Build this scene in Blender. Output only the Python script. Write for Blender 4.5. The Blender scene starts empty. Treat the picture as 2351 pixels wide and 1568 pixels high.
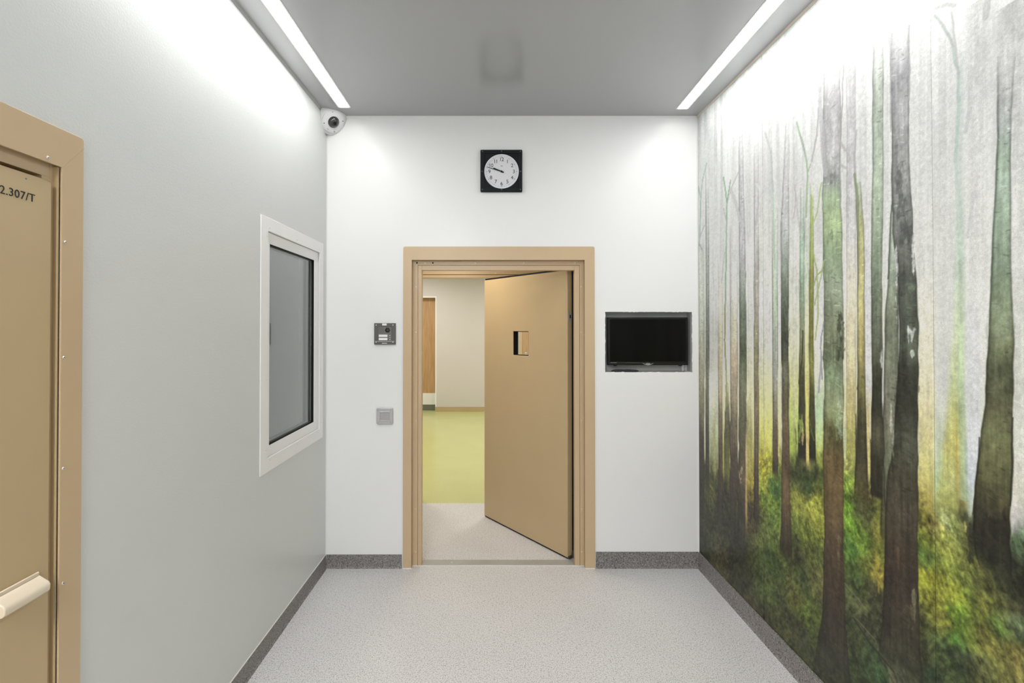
import bpy, math, random
import numpy as np
from mathutils import Vector, Matrix

# ------------------------------------------------------------------ camera, world, exposure
scn = bpy.context.scene
COL = scn.collection
cam_d = bpy.data.cameras.new('camera')
cam_d.sensor_fit = 'HORIZONTAL'; cam_d.sensor_width = 36.0
cam_d.lens = 1155.0 / 2351.0 * 36.0
cam_d.shift_x = 37.5 / 2351.0
cam_d.shift_y = -44.0 / 2351.0
cam_d.clip_start = 0.02
cam = bpy.data.objects.new('camera', cam_d); COL.objects.link(cam)
cam.location = (0, 0, 1.671)
cam.rotation_euler = (math.radians(90.5), 0, 0)
scn.camera = cam

world = bpy.data.worlds.new('world'); scn.world = world; world.use_nodes = True
world.node_tree.nodes['Background'].inputs[0].default_value = (0.05, 0.05, 0.05, 1)
world.node_tree.nodes['Background'].inputs[1].default_value = 0.2

vs = scn.view_settings
vs.view_transform = 'Standard'; vs.look = 'None'; vs.gamma = 1.0; vs.use_curve_mapping = False
vs.exposure = 0.08
STRIP_GLOW = 9.0          # radiance of the two light line diffusers
STRIP_WATTS = 10.0        # lamp behind each diffuser
STRIP_SPREAD = 175        # beam of the micro-prismatic diffuser, degrees

def area_lamp(name, loc, sx, sy, power, color):
    d = bpy.data.lights.new(name, 'AREA'); d.shape = 'RECTANGLE'; d.size = sx; d.size_y = sy
    d.energy = power; d.color = color
    o = bpy.data.objects.new(name, d); COL.objects.link(o); o.location = loc
    return o
# ceiling panels of the corridor behind the open door and of the lobby between the doors
for lx, ly in ((-1.6, 6.2), (0.9, 6.2), (-1.6, 8.6), (0.9, 8.6)):
    area_lamp('corridor_panel_lamp', (lx, ly, 2.74), 0.6, 0.6, 27, (1.0, 0.965, 0.92))
# added fill lamp under the ceiling behind the viewpoint, evens out the end wall
area_lamp('room_fill_lamp', (-0.75, -1.7, 3.135), 0.6, 1.8, 116, (1.0, 1.0, 1.0))
area_lamp('lobby_lamp', (-0.40, 4.10, 2.47), 0.22, 0.22, 7.5, (1.0, 0.92, 0.77))

# ------------------------------------------------------------------ helpers
class MB:
    """collects simple solids, builds ONE mesh object"""
    def __init__(s): s.v = []; s.f = []; s.smooth = False
    def add(s, vs_, fs):
        o = len(s.v); s.v += [tuple(p) for p in vs_]; s.f += [tuple(i + o for i in q) for q in fs]; return s
    def box(s, x0, x1, y0, y1, z0, z1):
        v = [(x, y, z) for x in (x0, x1) for y in (y0, y1) for z in (z0, z1)]
        return s.add(v, [(0, 1, 3, 2), (4, 6, 7, 5), (0, 4, 5, 1), (2, 3, 7, 6), (0, 2, 6, 4), (1, 5, 7, 3)])
    def plate(s, u0, u1, v0, v1, d0, d1, holes=(), axis='y'):
        """flat slab u x v between depths d0 and d1 with rectangular openings (real reveals)"""
        def P(u, v, d): return {'y': (u, d, v), 'x': (d, u, v), 'z': (u, v, d)}[axis]
        us = sorted(set([u0, u1] + [h for q in holes for h in q[:2] if u0 < h < u1]))
        ws = sorted(set([v0, v1] + [h for q in holes for h in q[2:] if v0 < h < v1]))
        def solid(i, j):
            if i < 0 or j < 0 or i >= len(us) - 1 or j >= len(ws) - 1: return False
            cu = (us[i] + us[i + 1]) / 2; cv = (ws[j] + ws[j + 1]) / 2
            return not any(h[0] < cu < h[1] and h[2] < cv < h[3] for h in holes)
        idx = {}
        def V(i, j, k):
            if (i, j, k) not in idx:
                idx[i, j, k] = len(s.v); s.v.append(P(us[i], ws[j], (d0, d1)[k]))
            return idx[i, j, k]
        for i in range(len(us) - 1):
            for j in range(len(ws) - 1):
                if not solid(i, j): continue
                s.f.append((V(i, j, 0), V(i + 1, j, 0), V(i + 1, j + 1, 0), V(i, j + 1, 0)))
                s.f.append((V(i, j, 1), V(i, j + 1, 1), V(i + 1, j + 1, 1), V(i + 1, j, 1)))
                if not solid(i - 1, j): s.f.append((V(i, j, 0), V(i, j + 1, 0), V(i, j + 1, 1), V(i, j, 1)))
                if not solid(i + 1, j): s.f.append((V(i + 1, j, 0), V(i + 1, j, 1), V(i + 1, j + 1, 1), V(i + 1, j + 1, 0)))
                if not solid(i, j - 1): s.f.append((V(i, j, 0), V(i, j, 1), V(i + 1, j, 1), V(i + 1, j, 0)))
                if not solid(i, j + 1): s.f.append((V(i, j + 1, 0), V(i + 1, j + 1, 0), V(i + 1, j + 1, 1), V(i, j + 1, 1)))
        return s
    def prism(s, pts, d0, d1, axis='y'):
        """polygon (u,v) extruded d0..d1"""
        def P(u, v, d): return {'y': (u, d, v), 'x': (d, u, v), 'z': (u, v, d)}[axis]
        n = len(pts)
        v = [P(u, w, d0) for u, w in pts] + [P(u, w, d1) for u, w in pts]
        f = [tuple(range(n)), tuple(range(2 * n - 1, n - 1, -1))]
        f += [(i, i + n, (i + 1) % n + n, (i + 1) % n) for i in range(n)]
        return s.add(v, f)
    def disc(s, cu, cv, r, d0, d1, axis='y', n=32, r1=None):
        r1 = r if r1 is None else r1
        def P(u, v, d): return {'y': (u, d, v), 'x': (d, u, v), 'z': (u, v, d)}[axis]
        a = [2 * math.pi * i / n for i in range(n)]
        v = [P(cu + r * math.cos(t), cv + r * math.sin(t), d0) for t in a] + [P(cu + r1 * math.cos(t), cv + r1 * math.sin(t), d1) for t in a]
        f = [tuple(range(n)), tuple(range(2 * n - 1, n - 1, -1))] + [(i, i + n, (i + 1) % n + n, (i + 1) % n) for i in range(n)]
        return s.add(v, f)
    def lathe(s, prof, M, n=40):
        """profile [(r, h)] about local z, placed with matrix M"""
        o = len(s.v)
        for r, h in prof:
            for i in range(n):
                t = 2 * math.pi * i / n
                s.v.append(tuple(M @ Vector((r * math.cos(t), r * math.sin(t), h))))
        for k in range(len(prof) - 1):
            for i in range(n):
                j = (i + 1) % n
                s.f.append((o + k * n + i, o + k * n + j, o + (k + 1) * n + j, o + (k + 1) * n + i))
        s.f.append(tuple(o + i for i in range(n - 1, -1, -1)))
        s.f.append(tuple(o + (len(prof) - 1) * n + i for i in range(n)))
        return s
    def build(s, name, mat, parent=None, bevel=0.0, seg=2, origin=None, local=False, smooth=False):
        off = Vector((0, 0, 0))
        if origin is not None: off = Vector(origin)
        elif parent is not None and not local:
            p = parent
            while p is not None: off += p.location; p = p.parent
        me = bpy.data.meshes.new(name)
        me.from_pydata([(a - off.x, b - off.y, c - off.z) for a, b, c in s.v], [], s.f)
        fix_normals(me)
        me.materials.append(mat)
        o = bpy.data.objects.new(name, me); COL.objects.link(o)
        if origin is not None: o.location = origin
        if parent is not None: o.parent = parent
        if bevel:
            b = o.modifiers.new('bevel', 'BEVEL'); b.width = bevel; b.segments = seg; b.limit_method = 'ANGLE'; b.angle_limit = math.radians(40)
            b.harden_normals = False
        if smooth or bevel:
            for p in me.polygons: p.use_smooth = True
            me.set_sharp_from_angle(angle=math.radians(40))
        return o

import bmesh
def fix_normals(me):
    bm = bmesh.new(); bm.from_mesh(me); bmesh.ops.recalc_face_normals(bm, faces=bm.faces); bm.to_mesh(me); bm.free()

def rrect(u0, u1, v0, v1, r, n=6):
    p = []
    for cu, cv, a0 in ((u1 - r, v1 - r, 0), (u0 + r, v1 - r, 90), (u0 + r, v0 + r, 180), (u1 - r, v0 + r, 270)):
        for i in range(n + 1):
            a = math.radians(a0 + 90 * i / n); p.append((cu + r * math.cos(a), cv + r * math.sin(a)))
    return p

def tag(o, label=None, cat=None, group=None, kind=None):
    if label: o['label'] = label
    if cat: o['category'] = cat
    if group: o['group'] = group
    if kind: o['kind'] = kind
    return o
def empty(name, loc, label, cat, group=None, kind=None):
    o = bpy.data.objects.new(name, None); COL.objects.link(o); o.location = loc; o.empty_display_size = 0.05
    return tag(o, label, cat, group, kind)
def struct(o, label, cat): return tag(o, label, cat, None, 'structure')

def lettering(name, text, size, mat, parent, M, spacing=1.0, depth=0.0004, align='CENTER'):
    cu = bpy.data.curves.new(name, 'FONT'); cu.body = text; cu.size = size; cu.extrude = depth
    cu.align_x = align; cu.align_y = 'CENTER'; cu.space_character = spacing; cu.resolution_u = 4
    t = bpy.data.objects.new('tmp', cu); COL.objects.link(t)
    dg = bpy.context.evaluated_depsgraph_get()
    me = bpy.data.meshes.new_from_object(t.evaluated_get(dg))
    bpy.data.objects.remove(t); bpy.data.curves.remove(cu)
    off = Vector((0, 0, 0)); p = parent
    while p is not None: off += p.location; p = p.parent
    me.transform(Matrix.Translation(-off) @ M)
    me.materials.clear(); me.materials.append(mat); me.name = name
    o = bpy.data.objects.new(name, me); COL.objects.link(o); o.parent = parent
    return o

# ------------------------------------------------------------------ materials
def new_mat(name):
    m = bpy.data.materials.new(name); m.use_nodes = True
    nt = m.node_tree; b = nt.nodes['Principled BSDF']
    return m, nt, b
def N(nt, t, **kw):
    n = nt.nodes.new(t)
    for k, v in kw.items(): setattr(n, k, v)
    return n
def pos(nt):
    return N(nt, 'ShaderNodeTexCoord').outputs['Object']
def noise(nt, vec, scale, detail=2.0, rough=0.5, stretch=None):
    n = N(nt, 'ShaderNodeTexNoise'); n.inputs['Scale'].default_value = scale; n.inputs['Detail'].default_value = detail; n.inputs['Roughness'].default_value = rough
    if stretch:
        mp = N(nt, 'ShaderNodeMapping'); mp.inputs['Scale'].default_value = stretch; nt.links.new(vec, mp.inputs['Vector']); vec = mp.outputs[0]
    nt.links.new(vec, n.inputs['Vector']); return n.outputs['Fac']
def ramp(nt, fac, stops):
    r = N(nt, 'ShaderNodeValToRGB'); e = r.color_ramp.elements
    while len(e) < len(stops): e.new(0.5)
    for el, (p, c) in zip(e, stops): el.position = p; el.color = (*c, 1)
    nt.links.new(fac, r.inputs[0]); return r.outputs[0]
def bump(nt, b, h, strength, dist):
    n = N(nt, 'ShaderNodeBump'); n.inputs['Strength'].default_value = strength; n.inputs['Distance'].default_value = dist
    nt.links.new(h, n.inputs['Height']); nt.links.new(n.outputs[0], b.inputs['Normal'])
def plain(name, c, rough=0.5, metal=0.0, spec=0.5, vary=0.03, bmp=0.0, bscale=60, coat=0.0):
    m, nt, b = new_mat(name)
    f = noise(nt, pos(nt), 5.0, 3)
    lo = tuple(x * (1 - vary) for x in c); hi = tuple(min(1, x * (1 + vary)) for x in c)
    nt.links.new(ramp(nt, f, [(0.3, lo), (0.7, hi)]), b.inputs['Base Color'])
    b.inputs['Roughness'].default_value = rough; b.inputs['Metallic'].default_value = metal
    b.inputs['Specular IOR Level'].default_value = spec; b.inputs['Coat Weight'].default_value = coat; b.inputs['Coat Roughness'].default_value = 0.1
    if bmp: bump(nt, b, noise(nt, pos(nt), bscale, 2), bmp, 0.002)
    return m
def paint_mat(name, c, rough, bstr=0.12, spec=0.5):
    """satin wall paint over fine glass-fibre paper"""
    m, nt, b = new_mat(name)
    p = pos(nt)
    nt.links.new(ramp(nt, noise(nt, p, 1.3, 3), [(0.3, tuple(x * .985 for x in c)), (0.7, tuple(min(1, x * 1.01) for x in c))]), b.inputs['Base Color'])
    b.inputs['Roughness'].default_value = rough; b.inputs['Specular IOR Level'].default_value = spec
    bump(nt, b, noise(nt, p, 170, 3, 0.6), bstr, 0.002)
    return m
def speckle_mat(name, base, dark, light, scale, rough, amount=0.5):
    m, nt, b = new_mat(name)
    p = pos(nt)
    c1 = ramp(nt, noise(nt, p, scale, 1.5, 0.6), [(0.36, dark), (0.47, base), (0.58, base), (0.68, light)])
    c2 = ramp(nt, noise(nt, p, scale * 0.43, 1, 0.5), [(0.30, tuple(x * .80 for x in base)), (0.42, (1, 1, 1))])
    mx = N(nt, 'ShaderNodeMix', data_type='RGBA', blend_type='MULTIPLY'); mx.inputs['Factor'].default_value = amount
    nt.links.new(c1, mx.inputs['A']); nt.links.new(c2, mx.inputs['B'])
    c3 = ramp(nt, noise(nt, p, 2.2, 3), [(0.3, (.95, .95, .95)), (0.7, (1, 1, 1))])
    m2 = N(nt, 'ShaderNodeMix', data_type='RGBA', blend_type='MULTIPLY'); m2.inputs['Factor'].default_value = 1
    nt.links.new(mx.outputs['Result'], m2.inputs['A']); nt.links.new(c3, m2.inputs['B'])
    nt.links.new(m2.outputs['Result'], b.inputs['Base Color'])
    b.inputs['Roughness'].default_value = rough
    bump(nt, b, noise(nt, p, scale, 2), 0.08, 0.001)
    return m
def wood_mat(name):
    m, nt, b = new_mat(name)
    p = pos(nt)
    f = noise(nt, p, 9, 4, 0.6, (6, 6, 0.35))
    nt.links.new(ramp(nt, f, [(0.25, (.42, .235, .105)), (0.5, (.53, .315, .15)), (0.75, (.62, .39, .20))]), b.inputs['Base Color'])
    b.inputs['Roughness'].default_value = 0.45
    return m
def emit_mat(name, c, strength):
    m, nt, b = new_mat(name)
    b.inputs['Base Color'].default_value = (.9, .9, .9, 1)
    f = noise(nt, pos(nt), 3.0, 1)
    nt.links.new(ramp(nt, f, [(0, tuple(x * .99 for x in c)), (1, c)]), b.inputs['Emission Color'])
    b.inputs['Emission Strength'].default_value = strength
    return m
def glass_mat(name, tint=(1, 1, 1), rough=0.0):
    m, nt, b = new_mat(name)
    nt.links.new(ramp(nt, noise(nt, pos(nt), 2, 1), [(0, tint), (1, tint)]), b.inputs['Base Color'])
    b.inputs['Transmission Weight'].default_value = 1.0; b.inputs['Roughness'].default_value = rough; b.inputs['IOR'].default_value = 1.5
    return m

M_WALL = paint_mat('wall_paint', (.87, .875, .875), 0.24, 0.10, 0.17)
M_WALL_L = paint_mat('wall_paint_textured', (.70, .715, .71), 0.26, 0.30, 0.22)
M_CEIL = paint_mat('satin_ceiling_film', (.40, .405, .41), 0.17, 0.02, 0.6)
M_REAR = paint_mat('rear_wall_paint', (.78, .78, .78), 0.5)
M_FLOOR = speckle_mat('speckled_vinyl', (.72, .705, .705), (.36, .35, .345), (.82, .805, .80), 185, 0.42)
M_BASE = speckle_mat('dark_speckled_vinyl', (.245, .23, .222), (.085, .078, .074), (.46, .435, .42), 185, 0.45)
M_GREEN = speckle_mat('green_vinyl', (.575, .585, .245), (.50, .52, .21), (.62, .63, .29), 160, 0.25, 0.1)
M_TAN = plain('tan_steel_paint', (.60, .445, .277), 0.34, vary=.015, bmp=.02, bscale=30)
M_TAN_D = plain('tan_steel_door_paint', (.55, .415, .24), 0.30, vary=.02, bmp=.02, bscale=14)
M_WHITE = plain('white_powder_coat', (.90, .895, .895), 0.4, vary=.01)
M_TRIMW = plain('white_sealant', (.80, .79, .77), 0.5, vary=.02)
M_GAPS = plain('beige_joint_strip', (.68, .62, .54), 0.6)
M_SHADOWGAP = plain('grey_ceiling_profile', (.36, .36, .35), 0.5)
M_BLACK = plain('black_rubber', (.008, .008, .008), 0.6, spec=.2, vary=.2)
M_STEEL = plain('brushed_steel', (.46, .455, .43), 0.5, 0.35, vary=.08)
M_SCREW = plain('screw_steel', (.80, .80, .80), 0.3, 1.0)
M_SOCKET = plain('screw_recess', (.05, .05, .05), 0.6)
M_SPACER = plain('aluminium_spacer', (.62, .63, .62), 0.45, 0.3)
M_GLASS = glass_mat('clear_glass', (.93, .96, .94))
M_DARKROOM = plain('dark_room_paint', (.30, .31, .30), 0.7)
M_STRIP = emit_mat('light_diffuser', (1.0, .985, .96), STRIP_GLOW)
M_CREAM = plain('cream_plastic_handle', (.80, .69, .54), 0.2, vary=.02)
M_INK = plain('black_print', (.012, .012, .014), 0.6)
M_CLKFRAME = plain('black_steel_clock_case', (.010, .012, .016), 0.42, spec=.2, vary=.2)
M_DIAL = plain('white_dial', (.76, .76, .80), 0.5, vary=.01)
M_RING = plain('dial_ring', (.82, .82, .86), 0.3)
M_ICGREY = plain('grey_intercom_casting', (.115, .112, .105), 0.45, 0.2, vary=.05)
M_ICPANEL = plain('grey_intercom_panel', (.165, .162, .155), 0.4, 0.3)
M_LABEL = plain('white_label', (.86, .86, .86), 0.4)
M_SWITCH = plain('silver_switch_plate', (.52, .52, .53), 0.38, 0.5, vary=.03)
M_SWKEY = plain('brushed_silver_key', (.44, .44, .45), 0.45, 0.5, vary=.06)
M_TVBODY = plain('gloss_black_plastic', (.006, .006, .006), 0.25, spec=.35)
M_SCREEN = plain('black_screen', (.003, .003, .003), 0.12, spec=.12)
M_CHROME = plain('bright_badge', (.9, .9, .9), 0.2, 0.8)
M_NICHE = plain('raw_grey_board', (.52, .53, .52), 0.7, vary=.08, bmp=.3, bscale=40)
M_REMOTE = plain('black_remote_plastic', (.012, .012, .014), 0.5)
M_CAMW = plain('white_camera_shell', (.80, .80, .82), 0.35, vary=.01)
M_LENS = plain('smoked_dome', (.012, .012, .014), 0.08, coat=1.0)
M_LENSIN = plain('lens_barrel', (.05, .05, .052), 0.4)
M_HALLW = paint_mat('corridor_paint', (.665, .625, .605), 0.5, 0.05)
M_HALLB = plain('tan_skirting', (.50, .385, .215), 0.45)
M_WOOD = wood_mat('oak_veneer')
M_DARKGAP = plain('dark_grey', (.16, .175, .135), 0.5)
M_LABELINK = plain('grey_print', (.25, .25, .27), 0.5)

# ------------------------------------------------------------------ dimensions (metres)
YB = 3.5            # back wall
YR = -3.0           # wall behind the camera
XL = -1.178         # left wall
HC = 3.14           # ceiling
XR0, KR = 1.409, 0.0225
def xr(y): return XR0 + KR * (YB - y)      # the mural wall runs very slightly off square
rnd = random.Random(7)

# ------------------------------------------------------------------ structure: room shell
o = MB()
o.box(XL - .2, 1.75, YR - .2, 4.78, -.08, 0)
struct(o.build('floor', M_FLOOR), 'pale grey speckled vinyl floor running on through the doorway', 'floor')

STRIP_Y0 = 1.25     # near end of the light lines
STRIPS = ((-1.049, -.974, 3.35), (1.221, 1.291, 3.373))
o = MB().plate(XL - .2, 1.75, YR - .2, YB + .1, HC, HC + .08, [(a, b, STRIP_Y0, y1) for a, b, y1 in STRIPS], axis='z')
struct(o.build('ceiling', M_CEIL), 'satin grey ceiling with two recessed light lines', 'ceiling')

WIN = (2.590, 3.352, .994, 2.165)      # window opening  y0 y1 z0 z1
LD = (.20, 1.372, 0, 2.115)            # left door opening
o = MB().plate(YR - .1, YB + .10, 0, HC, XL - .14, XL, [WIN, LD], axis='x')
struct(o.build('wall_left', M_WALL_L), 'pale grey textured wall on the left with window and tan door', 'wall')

DOOR = (-.60, .637, -.01, 2.15)
NICHE = (.7608, 1.3686, 1.3538, 1.7747)
o = MB().plate(XL - .14, xr(YB) + .25, 0, HC, YB, YB + .12, [DOOR, NICHE], axis='y')
wb = struct(o.build('wall_back', M_WALL), 'glossy pale grey end wall around the open tan door', 'wall')
# recess for the screen: raw grey board box behind the wall, with a slightly broken edge
n0, n1, n2, n3 = NICHE
o = MB().plate(n0 - .02, n1 + .02, n2 - .02, n3 + .02, YB + .004, YB + .10, [(n0 + .001, n1 - .001, n2 + .001, n3 - .001)], axis='y')
o.box(n0 - .02, n1 + .02, YB + .10, YB + .118, n2 - .02, n3 + .02)
o.build('recess_lining', M_NICHE, wb)
def ragged(u0, u1, fixed, out, vertical, n):
    """thin chipped paint lip along one edge of the recess"""
    m = MB()
    us = [u0 + (u1 - u0) * i / n for i in range(n + 1)]
    a = [fixed + out * (.0004 + .0042 * rnd.random() ** 3) for _ in us]
    pts = [(u, fixed - out * .001) for u in us] + [(u, w) for u, w in zip(us[::-1], a[::-1])]
    if vertical: pts = [(w, u) for u, w in pts]
    return m.prism(pts, YB + .0002, YB + .004, axis='y')
for args in ((n0, n1, n3, -1, False, 60), (n0, n1, n2, 1, False, 60), (n2, n3, n0, 1, True, 40), (n2, n3, n1, -1, True, 40)):
    ragged(*args).build('chipped_paint_edge', M_WALL, wb)

o = MB().plate(XL - .2, 1.8, 0, HC, YR - .12, YR, (), axis='y')
struct(o.build('wall_rear', M_REAR), 'plain pale wall behind the viewpoint', 'wall')

# ------------------------------------------------------------------ mural wall: backing + printed sheets
o = MB().prism([(xr(YB + .1) + .006, YB + .1), (xr(YR - .1) + .006, YR - .1), (xr(YR - .1) + .16, YR - .1), (xr(YB + .1) + .16, YB + .1)], 0, HC, axis='z')
wr = struct(o.build('wall_right', M_GAPS), 'right wall covered by a misty birch forest print', 'wall')

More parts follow.
